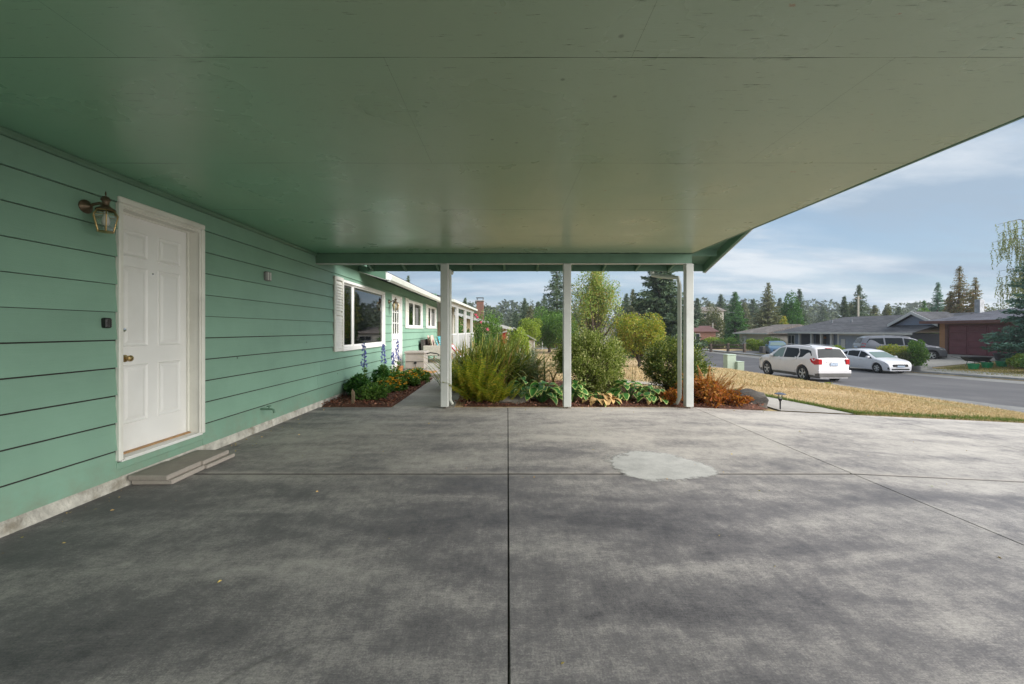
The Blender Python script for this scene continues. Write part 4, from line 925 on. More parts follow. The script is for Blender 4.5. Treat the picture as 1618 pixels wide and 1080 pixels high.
# weeping birch
def birch():
    x, y = 45.5, 34; zb = gz(x, y)
    t = empty('weeping_birch', (x, y, zb), label='tall weeping birch hanging over the top of the blue spruce at the right edge', cat='tree')
    mb = MB(); mb.tube([(x, y, zb), (x-.3, y, 6), (x-.2, y, 10.2)], [.25, .16, .03], 8); Ps, Ds = [], []
    for i in range(60):
        a = rng.uniform(0, 2*math.pi); h = rng.uniform(5, 10.6); L = rng.uniform(1.6, 4.6)*(1.15-.06*(h-4)); d = np.array([math.cos(a), math.sin(a)*.8])
        p0 = np.array([x-.2, y, h-.4]); p1 = p0+np.array([*d*L*.55, .75]); p2 = p0+np.array([*d*L, .5]); mb.tube([tuple(p0), tuple(p1), tuple(p2)], [.05, .03, .01], 4)
        for s in range(12):
            k = rng.uniform(.3, 1.05); q = p0*(1-k)+p2*k+np.array([0, 0, .45*math.sin(k*3)]); l = rng.uniform(.8, 2.8); m = int(l*20)
            zz_ = np.linspace(0, -l, m); P_ = q+np.stack([np.cumsum(rng.normal(size=m))*.02, np.cumsum(rng.normal(size=m))*.02, zz_], 1)
            Ps.append(P_); Ds.append(rng.normal(size=(m, 3))*.5+np.array([0, 0, -1]))
    mb.build('limbs', M['greybark'], t, smooth=True)
    V, F = leaves(np.vstack(Ps), np.vstack(Ds), .15, .42); npobj('crown', V, F, LM['birch'], t)
birch()
# far wood on the hill: reads as one mass
def far_wood():
    Ps, Ds, Ss = [], [], []
    for i in range(900):
        az = rng.uniform(-1.15, 1.2); d = rng.uniform(160, 320); x, y = math.tan(az)*d*.8, d
        if abs(az) < .2 and rng.random() < .3: continue
        z0 = gz(x, y); h = rng.uniform(7, 16)*(d/240); con = rng.random() < .6; r = h*(.2 if con else .38); m = 150 if con else 180
        k = rng.uniform(0, 1, m)**(1.4 if con else .8); a = rng.uniform(0, 2*math.pi, m)
        rr = r*(1-k) if con else r*np.sqrt(np.clip(1-(k*2-1)**2, 0, 1)); rr = rr*rng.uniform(.6, 1.1, m)
        Ps.append(np.stack([x+rr*np.cos(a), y+rr*np.sin(a), z0+k*h], 1)); Ds.append(np.stack([np.cos(a), np.sin(a), np.full(m, -.3 if con else .3)], 1)+rng.normal(size=(m, 3))*.4); Ss.append(np.full(m, r*.38))
    V, F = leaves(np.vstack(Ps), np.vstack(Ds), np.concatenate(Ss), .6); o = npobj('distant_wood', V, F, LM['far'])
    tag(o, 'mixed dark wood covering the low hill on the horizon', 'wood', kind='stuff')
far_wood()
# hedges and bushes across the street
HB = 'bushes around the houses across the street'
for i, (px, Y, z0, z1, rad, mt, lb, bx) in enumerate((
 (1192, 52, -1.4, .08, 1.0, 'lime', 'clipped square green hedge against the cream garage wall', 1),
 (1222, 49, -1.2, .6, 1.4, 'green', 'rounded green bush at the left corner of the blue grey house', 0),
 (1126, 60, -1.4, .35, 1.4, 'lime', 'bright green round bush behind the rail fence, left one', 0),
 (1152, 58, -1.4, .45, 1.9, 'green', 'bright green wide bush behind the rail fence, right one', 0),
 (1131, 57, -1.4, -.25, .95, 'dull', 'low dark clipped bush between the two bright ones behind the rail fence', 0),
 (1106, 62, -1.4, -.2, 1.1, 'dull', 'dull bush beside the far brick cottage', 0),
 (1318, 36, -1.0, -.02, 1.0, 'lime', 'low green hedge in front of the blue grey house porch', 0),
 (1296, 37, -1.0, -.3, .8, 'green', 'low green bush left end of the hedge by the porch', 0),
 (1413, 28, -1.0, .35, 1.1, 'gold', 'yellow green rhododendron beside the hatchback roof', 0),
 (1435, 27, -1.0, .05, .9, 'dull', 'olive leafy shrub right of the hatchback bonnet', 0),
 (1449, 26.4, -1.1, .85, .55, 'green', 'small open leafed green tree in front of the dark van', 0),
 (1618, 23.6, -.9, -.05, .6, 'lime', 'yellow green spiky bush at the right edge beside the spruce', 0),
 (1648, 22, -1.0, .35, .9, 'green', 'bright green leafy shrub at the far right edge', 0),
 (1560, 30, -.7, .1, .5, 'deep', 'small dark plant at the corner of the maroon garage door', 0),
 (868, 64, -1.4, -.05, 1.7, 'lime', 'bright round green bush far off behind the wire fence', 0),
 (880, 63, -1.4, -.6, .7, 'purple', 'small plum red bush far off beside the wire fence', 0),
 (886, 72, -1.4, .1, 2.6, 'purple', 'wide dusky red hedge in the far garden', 0),
 (1000, 40, -1.5, -.1, 2.0, 'deep', 'dark bush under the golden tree', 0),
 (940, 38, -1.5, -.35, 2.2, 'green', 'green bush at the foot of the light green tree', 0),
 (1062, 36, -1.5, -.2, 1.3, 'deep', 'dark green bush left of the right carport post, far side', 0),
 (915, 70, -1.5, .7, 3.6, 'deep', 'dark green hedge line far behind the middle post', 0))):
    broadleaf(gx(px, Y), Y, z0, z1, rad, LM[mt], lb, 'shrub', 'bush', n=3800, leaf=.10 if Y < 50 else .15, clumps=30, seed=80+i, group=HB, trunk=False, box=bool(bx), wob=.15 if bx else .28)

# ------------------------------------------------------------------ garden plants near the slab
def shrub(x, y, r, h, mat, label, n, leaf, seed, inner=M['bark']):
    global rng; keep = rng; rng = np.random.default_rng(seed); zb = -.03
    t = empty('round_shrub', (x, y, zb), label=label, cat='shrub')
    tw = MB(); Ps, Ds = [], []
    ns = 150
    for i in range(ns):
        u = unit(rng.normal(size=3)); u[2] = u[2]*.9
        rr = rng.uniform(.72, 1.08); tip = np.array([x, y, h*.56])+u*rr*np.array([r, r, h*.5])
        tip[2] = max(tip[2], .08); b = np.array([x+rng.normal()*.08, y+rng.normal()*.08, zb]); mid = (b+tip)/2+np.array([0, 0, .08])
        tw.tube([tuple(b), tuple(mid), tuple(tip)], [.010, .006, .0025], 4)
        m = n//ns; k = rng.uniform(.55, 1.0, m)**.6; base = mid*(1-k)[:, None]+tip*k[:, None] if False else (np.outer(1-k, mid)+np.outer(k, tip))
        sp = r*.13; Ps.append(base+rng.normal(size=(m, 3))*sp); Ds.append(unit(tip-mid)+rng.normal(size=(m, 3))*.8)
    # outer sprays
    for i in range(70):
        u = unit(rng.normal(size=3)+np.array([0, 0, .7])); tip = np.array([x, y, h*.56])+u*np.array([r, r, h*.5])*rng.uniform(1.05, 1.2); b = np.array([x, y, h*.56])+u*np.array([r, r, h*.5])*.8
        if tip[2] < .15: continue
        k = rng.uniform(0, 1, 26); Ps.append(np.outer(1-k, b)+np.outer(k, tip)+rng.normal(size=(26, 3))*.012); Ds.append(unit(tip-b)+rng.normal(size=(26, 3))*.7); tw.tube([tuple(b), tuple(tip)], [.003, .0015], 3)
    P_ = np.vstack(Ps); P_[:, 2] = np.maximum(P_[:, 2], .01); Dv = np.vstack(Ds)
    kp = np.array([noise.noise((p[0]*4.2, p[1]*4.2, p[2]*4.2+seed))+.35*noise.noise((p[0]*11, p[1]*11, p[2]*11)) > -.02-.28*p[2] for p in P_]); P_ = P_[kp]; Dv = Dv[kp]
    V, F = leaves(P_, Dv, leaf*rng.uniform(.6, 1.3, len(P_)), .55); tw.build('twigs', inner, t)
    npobj('foliage', V, F, mat, t); rng = keep; return t
shrub(1.70, 8.3, .66, 1.2, LM['varieg'], 'large rounded shrub with pale cream edged leaves right of the middle post', 34000, .044, 201)
shrub(3.52, 8.55, .58, 1.06, LM['shrub2'], 'rounded dark shrub with yellow tips beside the right post', 27000, .042, 202)
def fern(x, y, n, L, mat, label, seed, droop=.55, name='fern', wide=.16, upr=.9):
    rr = random.Random(seed); t = empty(name, (x, y, -.01), label=label, cat='fern')
    meshes = []
    for v in range(5):
        V = []; F = []; k = 26; l = 1.0; cv = rr.uniform(.5, 1.)*droop; prev = None; Pn = []; Dn = []
        for i in range(k):
            s = i/(k-1); px_ = s*.75; pz = s*upr-cv*s*s*.75; Pn.append((px_, 0, pz))
        Pn = np.array(Pn); st = []
        for i in range(k-1):
            a, b = Pn[i], Pn[i+1]; w_ = .004; q = len(V); V += [(a[0], -w_, a[2]), (a[0], w_, a[2]), (b[0], w_*.8, b[2]), (b[0], -w_*.8, b[2])]; F.append((q, q+1, q+2, q+3))
            s = i/(k-1)
            if s < .15: continue
            pl = wide*math.sin(math.pi*min(1, (s-.1)*.95+.12))**.7*(1-s*.45)
            for sg in (-1, 1):
                for sub in range(2):
                    a2 = a+(b-a)*(sub*.5); tipx = a2[0]+pl*.35; tip = (tipx, sg*pl, a2[2]-pl*rr.uniform(.0, .35)); dd = (b-a)*.34
                    q = len(V); V += [tuple(a2), (a2[0]*.5+tip[0]*.5-dd[0]*.6, sg*pl*.5, (a2[2]+tip[2])/2-dd[2]*.6+.004), tip, (a2[0]*.5+tip[0]*.5+dd[0]*.9, sg*pl*.5, (a2[2]+tip[2])/2+dd[2]*.9+.004)]; F.append((q, q+1, q+2, q+3))
        meshes.append(npmesh('frond', np.array(V), F, mat))
    for i in range(n):
        a = rr.uniform(0, 2*math.pi); o = link('frond', meshes[i % 5], t); s = L*rr.uniform(.65, 1.1)
        o.location = (rr.gauss(0, .07), rr.gauss(0, .06), 0); o.rotation_euler = (rr.gauss(0, .12), rr.uniform(-.55, .15), a); o.scale = (s, s, s)
    return t
fern(-.55, 7.42, 80, .95, LM['fern'], 'feathery yellow green fern at the slab edge beside the left post', 5, .45)
fern(-.22, 7.30, 44, .64, LM['fern'], 'smaller low yellow green fern in front, right side of the fern clump', 6, .6)
def blades(x, y, n, L, mat, label, seed, name, wd=.03, spread=.9, cat='plant', lean=(0, 0), parts='blades', base=-.02, curve=.5, br=.15):
    rr = random.Random(seed); V = []; F = []; k = 7
    for i in range(n):
        a = rr.uniform(0, 2*math.pi); l = L*rr.uniform(.55, 1.08); sp = spread*rr.uniform(.05, 1)**.7; b = Vector((x+rr.gauss(0, br), y+rr.gauss(0, br), base)); d = Vector((math.cos(a)*sp+lean[0], math.sin(a)*sp+lean[1], 0))
        sd_ = Vector((-math.sin(a+rr.gauss(0, .5)), math.cos(a), 0)).normalized(); q = len(V); cv = curve*rr.uniform(.3, 1.1)*sp
        for j in range(k):
            s = j/(k-1); p = b+d*l*(s*.6+.4*s*s)+Vector((0, 0, l*(s*(1-.25*sp)-cv*s*s*s))); w_ = wd*.5*(1-s**2.2)*(.5+min(1, s*4)*.5)+.0008
            p.z = max(p.z, .01); V += [tuple(p-sd_*w_), tuple(p+sd_*w_)]
        for j in range(k-1): F.append((q+2*j, q+2*j+1, q+2*j+3, q+2*j+2))
    t = empty(name, (x, y, base), label=label, cat=cat); npobj(parts, np.array(V), F, mat, t, kind='stuff', smooth=True); return t
blades(-.36, 9.2, 2200, 1.45, LM['blade'], 'huge mounded clump of long arching green brown sword leaves behind the yellow fern', 8, 'sword_leaf_plant', .040, 1.05, lean=(.08, 0), curve=.62, br=.38)
blades(.05, 9.0, 700, 1.05, LM['blade'], 'shorter sword leaf clump leaning right towards the stalks', 10, 'sword_leaf_plant', .036, 1.1, lean=(.18, 0), curve=.7, br=.16)
broadleaf(-.25, 9.45, 0, .8, .75, LM['deep'], 'dark low undergrowth at the heart of the sword leaf clump', 'plant', 'undergrowth', n=4000, leaf=.07, clumps=40, seed=330, trunk=False, base=-.02)
blades(-.35, 8.35, 150, .85, LM['dry'], 'dry straw coloured grass tuft between the fern and the sword leaves', 11, 'dry_grass_tuft', .007, .7, curve=.6)
blades(-1.0, 10.4, 120, .45, LM['grass'], 'green grass tuft arching over the walkway edge behind the left post', 12, 'grass_tuft', .016, 1.1, curve=.9)
def stalks(x0, x1, y0, y1, n, h, mat, label, seed, leafy=12, name='tall_stalks', cat='plant'):
    rr = random.Random(seed); mb = MB(); Ps, Ds = [], []
    for i in range(n):
        x, y = rr.uniform(x0, x1), rr.uniform(y0, y1); l = h*rr.uniform(.6, 1.1); p2 = (x+rr.gauss(0, .05), y, l)
        mb.tube([(x, y, -.03), ((x+p2[0])/2+rr.gauss(0, .01), y, l/2), p2], [.004, .003, .0015], 4)
        for j in range(leafy):
            s = rr.uniform(.15, 1); Ps.append((x+(p2[0]-x)*s, y, l*s)); Ds.append((rr.gauss(0, .6), rr.gauss(0, .6), .7))
    t = empty(name, ((x0+x1)/2, (y0+y1)/2, -.03), label=label, cat=cat); mb.build('stems', mat, t, kind='stuff')
    if leafy: V, F = leaves(np.array(Ps), np.array(Ds), .07, .28); npobj('leaves', V, F, mat, t, kind='stuff')
stalks(.28, .65, 8.5, 9.3, 46, .85, LM['grey'], 'clump of grey green upright stalks right of the sword leaves', 3, 26)
stalks(.5, 1.2, 9.4, 10, 40, .75, LM['dry'], 'thin bare straw stalks standing before the dry lawn left of the middle post', 4, 2)
stalks(2.35, 3.0, 9.2, 9.8, 26, .7, LM['dry'], 'thin bare straw stalks between the two rounded shrubs', 5, 2)
# hostas: every leaf its own part
def hosta_mesh(seed, dry=False):
    rr = random.Random(seed); nu, nv = 8, 8; V = []; F = []; mi = []; cup = rr.uniform(-.12, .35); drp = rr.uniform(.3, .75)
    for i in range(nu+1):
        s = i/nu; w_ = .34*math.sin(math.pi*min(1, s**.72))**.8*(1 if s < .97 else .4)
        for j in range(nv+1):
            t = j/nv*2-1; x = s-.06*(1-t*t)*(1-s)*0; z = .28*math.sin(s*1.9)-drp*s*s*.6+cup*abs(t)**1.6*w_+.022*math.sin(t*9+s*3)*(abs(t)**2)+.012*math.cos(t*14)
            V.append((x*.95, t*w_, z))
    for i in range(nu):
        for j in range(nv):
            q = i*(nv+1)+j; F.append((q, q+1, q+nv+2, q+nv+1)); mi.append(1 if (j in (0, nv-1) or i >= nu-1) else 0)
    return npmesh('leaf', np.array(V), F, [LM['dryleaf'] if dry else LM['hosta'], LM['dryleaf'] if dry else LM['hostaedge']], mi, True)
hm = [hosta_mesh(i) for i in range(6)]; hd = [hosta_mesh(20+i, True) for i in range(3)]
def hosta(x, y, r, n, label, seed, size=.24, dry=0., h=.3):
    n = int(n*1.55); size *= .86; h *= 1.15; rr = random.Random(seed); t = empty('hosta', (x, y, -.01), label=label, cat='plant', group='hostas along the slab edge'); st = MB()
    for i in range(n):
        a = rr.uniform(0, 2*math.pi); d = r*rr.uniform(.05, 1)**.6*.8; z = h*(1.12-.85*(d/r)**1.6)*rr.uniform(.75, 1.1); s = size*rr.uniform(.7, 1.15)
        o = link('leaf', (hd if rr.random() < dry else hm)[rr.randrange(3 if False else (3 if rr.random() < 2 and dry == 1 else 3))] if False else (rr.choice(hd) if rr.random() < dry else rr.choice(hm)), t)
        o.location = (d*math.cos(a), d*math.sin(a)*.75, max(.03, z)); o.rotation_euler = (rr.gauss(0, .25), rr.uniform(-.15, .5)+d/r*.25, a+rr.gauss(0, .35)); o.scale = (s, s, s)
        st.tube([(x, y, 0), (x+d*.5*math.cos(a), y+d*.38*math.sin(a), z*.7), (x+d*math.cos(a), y+d*.75*math.sin(a), max(.03, z)+.0)], .004, 4)
    st.build('stalks', LM['hosta'], t)
hosta(.36, 7.7, .42, 40, 'variegated hosta left of the middle post, farthest left of the row', 1)
hosta(.62, 7.35, .36, 32, 'large variegated hosta just left of the middle post at the slab edge', 2)
hosta(1.18, 7.38, .30, 24, 'variegated hosta just right of the middle post', 3)
hosta(1.35, 7.9, .3, 14, 'hosta half hidden under the large rounded shrub', 7)
hosta(1.68, 7.28, .30, 26, 'withered yellow hosta lying on the bark at the slab edge', 4, .2, .85, .16)
hosta(2.25, 7.55, .40, 32, 'green hosta with pale leaves between the two rounded shrubs', 5, .23, .12)
hosta(2.62, 7.3, .30, 24, 'dark green hosta left of the right post at the slab edge', 6, .22, .08, .24)
# rust red plants
fern(3.62, 7.38, 46, .72, LM['redfern'], 'rusty red and orange fern right of the right post', 16, .5, wide=.10)
fern(3.98, 7.45, 26, .5, LM['redfern'], 'smaller orange fern leaning over the dark boulder', 17, .5, wide=.09)
broadleaf(3.55, 7.35, -.0, .42, .42, LM['redfern'], 'low red and orange leafy ground plant under the rusty fern', 'plant', 'red_leaf_plant', n=4200, leaf=.05, clumps=30, seed=301, trunk=False, base=-.02)
broadleaf(2.86, 7.22, -.0, .26, .22, LM['redfern'], 'small crimson leafed plant left of the right post', 'plant', 'red_leaf_plant', n=1500, leaf=.05, clumps=16, seed=302, trunk=False, base=-.02)
broadleaf(4.05, 7.28, -.0, .22, .30, LM['redfern'], 'low crimson leafed plant between the fern and the boulder', 'plant', 'red_leaf_plant', n=1700, leaf=.045, clumps=16, seed=303, trunk=False, base=-.03)
# flower bed by the wall
for i, (x, y, r, h, mt, lb) in enumerate(((-2.95, 8.05, .27, .42, 'deep', 'dark leafed plant at the foot of the first blue delphinium'), (-2.55, 7.55, .30, .34, 'green', 'pale green bushy plant at the front of the wall flower bed'),
      (-2.85, 9.3, .3, .45, 'deep', 'leafy green plant at the foot of the second delphinium'))):
    broadleaf(x, y, .0, h, r, LM[mt], lb, 'plant', 'bedding_plant', n=2600, leaf=.06, clumps=24, seed=310+i, trunk=False, base=0, group=None)
def marigold(x, y, r, h, label, seed, nf=70):
    t = broadleaf(x, y, .0, h, r, LM['green'], label, 'plant', 'marigold_plant', n=2600, leaf=.055, clumps=22, seed=seed, trunk=False, base=0, group='marigolds in the wall flower bed')
    rr = np.random.default_rng(seed); n = nf; a = rr.uniform(0, 2*math.pi, n); d = r*np.sqrt(rr.uniform(0, 1, n)); c = np.stack([x+d*np.cos(a), y+d*np.sin(a), h*(1.05-.4*(d/r)**2)*rr.uniform(.75, 1.1, n)], 1)
    m = 9; P_ = np.repeat(c, m, 0); an = np.tile(np.arange(m)*2*math.pi/m, n); D_ = np.stack([np.cos(an), np.sin(an), np.full(n*m, .35)], 1)
    V, F = leaves(P_, D_, .028, .8, flat=np.array([0, 0, 1.])); npobj('flowers', V, F, LM['mari'], t, kind='stuff')
marigold(-2.42, 8.5, .32, .32, 'marigold plant in the middle of the wall bed', 41); marigold(-2.3, 9.35, .30, .34, 'marigold plant behind the middle one beside the walkway', 42); marigold(-2.25, 10.2, .28, .36, 'farthest marigold plant near the porch step', 43); marigold(-2.7, 9.9, .3, .34, 'marigold plant nearest the wall below the front door', 44, 40)
def delph(x, y, h, label, seed):
    rr = random.Random(seed); t = empty('delphinium', (x, y, 0), label=label, cat='flower', group='blue delphiniums by the wall')
    mb = MB(); mb.tube([(x, y, 0), (x+.02, y, h*.6), (x+.01, y, h)], [.009, .006, .003], 6); mb.build('stem', LM['green'], t)
    Ps, Ds = [], []
    for i in range(46):
        z = h*(.54+.42*(i%23)/23); a = rr.uniform(0, 6.28); sz = 1; q_ = .045*(1.15-.85*(i%23)/23)*rr.uniform(.3, 1.1); c = (x+q_*math.cos(a), y+q_*math.sin(a), z+rr.uniform(-.01, .01))
        if rr.random() < .15: continue
        for j in range(6):
            b = j*math.pi/3; Ps.append(c); Ds.append((math.cos(a)*.6+math.cos(b)*.6, math.sin(a)*.6+math.sin(b)*.6, .5*math.sin(b*2)))
    V, F = leaves(np.array(Ps), np.array(Ds), .034, .85); npobj('flowers', V, F, LM['blueflower'], t, kind='stuff')
    Ps, Ds = [], []
    for i in range(40): Ps.append((x+rr.gauss(0, .015), y+rr.gauss(0, .015), h*rr.uniform(.08, .52))); Ds.append((rr.gauss(0, 1), rr.gauss(0, 1), .3))
    V, F = leaves(np.array(Ps), np.array(Ds), .09, .5); npobj('leaves', V, F, LM['green'], t, kind='stuff')
delph(-2.86, 8.05, 1.12, 'tallest blue delphinium, nearest the camera in the wall bed', 1); delph(-2.80, 9.15, 1.06, 'second blue delphinium, below the right edge of the large window', 2); delph(-2.65, 9.75, 1.15, 'deep blue delphinium standing in front of the white front door', 3); delph(-2.95, 10.4, .8, 'short pale delphinium behind the others by the front door', 4)
# rocks, stake, path light
def rock(x, y, rx, ry, rz_, mat, label, seed, z=-.03):
    mb = MB(); rings = []; nr = 12; ns = 22
    for i in range(nr+1):
        p = math.pi*i/nr; ring = []
        for j in range(ns):
            a = 2*math.pi*j/ns; d = Vector((math.sin(p)*math.cos(a), math.sin(p)*math.sin(a), math.cos(p)))
            k = 1+.22*noise.noise(d*1.7+Vector((seed, 0, 0)))+.10*noise.noise(d*4+Vector((0, seed, 0)))+.05*noise.noise(d*9)
            q = Vector((math.copysign(abs(d.x)**.8, d.x)*rx*k, math.copysign(abs(d.y)**.8, d.y)*ry*k, max(-.2, math.copysign(abs(d.z)**.6, d.z))*rz_*k)); ring.append(q)
        rings.append(ring)
    mb.loft(rings); o = mb.build('boulder', mat, smooth=60, local=True); o.location = (x, y, z); o.rotation_euler = (.03, 0, random.uniform(-.2, .2)); tag(o, label, 'boulder')
rock(4.32, 7.42, .42, .24, .27, M['rock'], 'dark flat topped boulder at the slab edge right of the rusty fern', 3, -.05)
rock(.06, 7.65, .36, .45, .13, M['rock2'], 'low tan flat stone between the yellow fern and the hostas', 7)
mb = MB(); mb.loft([[(-2.72+a*.022+.004*math.sin(k*4), 7.13+b*.018, z) for a, b in ((-1, -1), (1, -1), (1.1, 1), (-.9, 1))] for k, z in enumerate((-.03, .08, .16, .24))]); mb.raw([(-2.742, 7.112, .24), (-2.698, 7.112, .24), (-2.70, 7.148, .24), (-2.742, 7.148, .24), (-2.735, 7.13, .30)], [(0, 1, 4), (1, 2, 4), (2, 3, 4), (3, 0, 4)])
tag(mb.build('wooden_stake', M['wood']), 'short split wooden stake in the bark at the slab edge', 'stake')
t = empty('path_light', (4.78, 7.1, -.09), label='black solar path light standing by the dark boulder', cat='garden light')
z = -.09
mb = MB(); mb.tube([(4.78, 7.1, z), (4.78, 7.1, z+.17)], [.010, .013], 10); mb.lathe([(0, z+.17), (.016, z+.17), (.032, z+.205), (.034, z+.215), (0, z+.217)], (4.78, 7.1, 0), 14); mb.build('stem', M['black'], t, smooth=True)
mb = MB(); mb.lathe([(.028, z+.217), (.034, z+.295), (.030, z+.296)], (4.78, 7.1, 0), 16, cap=False); mb.build('lens', M['lampglass'], t, smooth=True)
mb = MB(); mb.lathe([(0, z+.295), (.085, z+.295), (.088, z+.303), (.03, z+.322), (0, z+.326)], (4.78, 7.1, 0), 20); mb.build('cap', simple('solar_cap', (.10, .11, .15), .25, .2, 5, 0), t, smooth=True)
# side path on the right of the garden bed
mb = MB(); L_ = [(4.72, 6.99), (4.75, 7.9), (4.35, 8.9), (3.5, 9.9), (2.2, 10.9)]; R_ = [(5.98, 6.99), (5.75, 8.2), (5.3, 9.3), (4.3, 10.5), (2.8, 11.9)]
V = []; F = []
for (a, b) in zip(L_, R_):
    for q in range(4): x, y = a[0]+(b[0]-a[0])*q/3, a[1]+(b[1]-a[1])*q/3; V.append((x, y, gz(x, y)+.012))
for i in range(4):
    for q in range(3): F.append((i*4+q, i*4+q+1, i*4+q+5, i*4+q+4))
mb.raw(V, F); mb.build('garden_path', M['walk'], kind='structure')
# grass
def grass(name, n, region, mat, label, h, wd=.006, seed=1, dens=None):
    g = np.random.default_rng(seed); P_ = []
    while len(P_) < n:
        x, y = region(g)
        if dens and g.random() > dens(x, y): continue
        P_.append((x, y, gz(x, y)-.005))
    P_ = np.array(P_); D_ = g.normal(size=P_.shape)*.55+np.array([0, 0, 1.]); S = h*g.uniform(.5, 1.3, n)
    D_ = unit(D_); sd_ = unit(np.cross(D_, g.normal(size=P_.shape))); V = np.empty((n, 3, 3)); V[:, 0] = P_-sd_*wd; V[:, 1] = P_+sd_*wd; V[:, 2] = P_+D_*S[:, None]
    o = npobj(name, V.reshape(-1, 3), np.arange(3*n).reshape(n, 3), mat); tag(o, label, 'grass', kind='stuff')
def reg1(g):
    y = 7+22*g.random()**1.8; x0 = 6.0 if y < 9 else 3.2; return x0+(14.4-x0)*g.random(), y
grass('dry_lawn_grass', 150000, reg1, LM['lawn'], 'short straw coloured dry grass on the front lawn', .034, .005, 2, lambda x, y: .3+.7*max(0, noise.noise((x*.7, y*.7, 0))+.6) if x > 5.9 or y > 9.5 else 0)
grass('green_edge_grass', 12000, lambda g: (6.0+8.2*g.random(), 7.0+abs(g.normal())*.16), LM['grass'], 'strip of green grass along the driveway edge', .06, .005, 3)
def reg3(g):
    k = g.random(); return 6.02-.7*k+abs(g.normal())*.12, 7+2.6*k
grass('green_path_grass', 7000, reg3, LM['grass'], 'strip of green grass beside the garden path', .06, .005, 4)
grass('far_dry_grass', 60000, lambda g: (-2+16*g.random(), 10.8+16*g.random()**1.5), LM['lawn'], 'dry grass on the lawn beyond the garden bed', .07, .009, 5)
def reg6(g): return 26.9+11*g.random(), 17+9.5*g.random()
grass('opposite_lawn_grass', 26000, reg6, leafmat('patchy_lawn', [(.16, .17, .03), (.30, .24, .07), (.40, .30, .12), (.10, .15, .02)], .9, .3, .6), 'patchy yellow green grass of the lawn across the street', .08, .012, 6)
for (x, y) in ((14.75, 18.6), (14.8, 20.6)):
    t = broadleaf(x, y, gz(x, y), gz(x, y)+.13, .3, LM['gold'], 'yellow flowered weed by the kerb %s' % ('beneath the rear bumper of the white SUV' if y < 19.5 else 'beside the rear wheel of the white SUV'), 'plant', 'roadside_weed', n=220, leaf=.06, clumps=10, seed=int(y*10), trunk=False)

# ------------------------------------------------------------------ porch things
t = empty('storage_box', (-2.74, 12.15, PZ), label='taupe resin deck box standing beside the white front door', cat='storage box')
mb = MB(); mb.bbox(-3.02, -2.46, 11.95, 12.5, PZ+.07, PZ+.50, .012); mb.build('body', M['resin'], t)
mb = MB(); mb.bbox(-3.05, -2.43, 11.92, 12.53, PZ+.503, PZ+.58, .02); mb.build('lid', M['resin'], t)
for x in (-3.0, -2.5):
    for y in (11.98, 12.44): mb = MB(); mb.box(x-.02, x+.02, y-.02, y+.02, PZ, PZ+.07); mb.build('leg', M['resin'], t)
mb = MB(); mb.bbox(-3.0, -2.48, 11.935, 11.948, PZ+.27, PZ+.285, .003); mb.build('panel_groove', M['darkwicker'], t)
mb = MB(); mb.lathe([(0, 0), (.04, 0), (.04, -.02), (0, -.022)], (-2.72, 11.948, PZ+.24), 14, 'y'); mb.build('latch', M['black'], t)
mb = MB(); mb.tube([(-2.72, 11.93, PZ+.22), (-2.70, 11.92, PZ+.1), (-2.6, 11.9, PZ+.02), (-2.45, 11.88, PZ+.012)], .008, 6); mb.build('cord', M['black'], t, smooth=True)
mb = MB(); mb.tube([(-2.42, 12.1, PZ+.50), (-2.3, 12.1, PZ+.53), (-2.1, 12.12, PZ+.50), (-2.05, 12.12, PZ+.44)], .018, 7); mb.build('handle', M['black'], t, smooth=True)
t = empty('garden_sofa', (-2.85, 15.6, PZ), label='light wicker garden sofa with orange wooden legs on the porch', cat='sofa')
mb = MB(); mb.bbox(-3.1, -2.25, 14.75, 16.75, PZ+.27, PZ+.42, .02); mb.build('seat_frame', M['wicker'], t)
for y in (14.72, 16.6): mb = MB(); mb.bbox(-3.08, -2.22, y, y+.14, PZ+.27, PZ+.64, .02); mb.build('armrest', M['wicker'], t)
mb = MB(); mb.loft([[(-3.12, y, PZ+.27), (-2.98, y, PZ+.27), (-3.06, y, PZ+.86), (-3.17, y, PZ+.86)] for y in (14.74, 16.72)]); mb.build('backrest', M['darkwicker'], t)
for x in (-3.0, -2.32):
    for y in (14.8, 16.65):
        mb = MB(); mb.tube([(x, y, PZ+.28), (x+(.04 if x > -2.6 else -.03), y, PZ)], [.03, .02], 8); mb.build('leg', M['teak'], t)
for i in range(2): mb = MB(); mb.bbox(-2.98, -2.27, 14.88+i*.87, 15.73+i*.86, PZ+.425, PZ+.53, .04); mb.build('seat_cushion', M['cushion'], t, smooth=True)
def pillow(x, y, z, s, mat, label, rot):
    mb = MB(); n = 10; V = []; F = []
    for sg in (1, -1):
        o0 = len(V)
        for i in range(n+1):
            for j in range(n+1):
                u, v = i/n*2-1, j/n*2-1; th = .16*(1-u**4)**.7*(1-v**4)**.7; k = 1-.05*(u*u*v*v)*0-.06*(1-abs(u)*abs(v)); V.append((sg*th*s*.5, u*s*.5*k*(1+.06*abs(u*v)), v*s*.5*k))
        for i in range(n):
            for j in range(n): q = o0+i*(n+1)+j; F.append((q, q+1, q+n+2, q+n+1) if sg > 0 else (q, q+n+1, q+n+2, q+1))
    mb.raw(V, F); o = mb.build('throw_pillow', mat, smooth=60, local=True); o.location = (x, y, z); o.rotation_euler = rot; tag(o, label, 'pillow', 'throw pillows on the porch sofa')
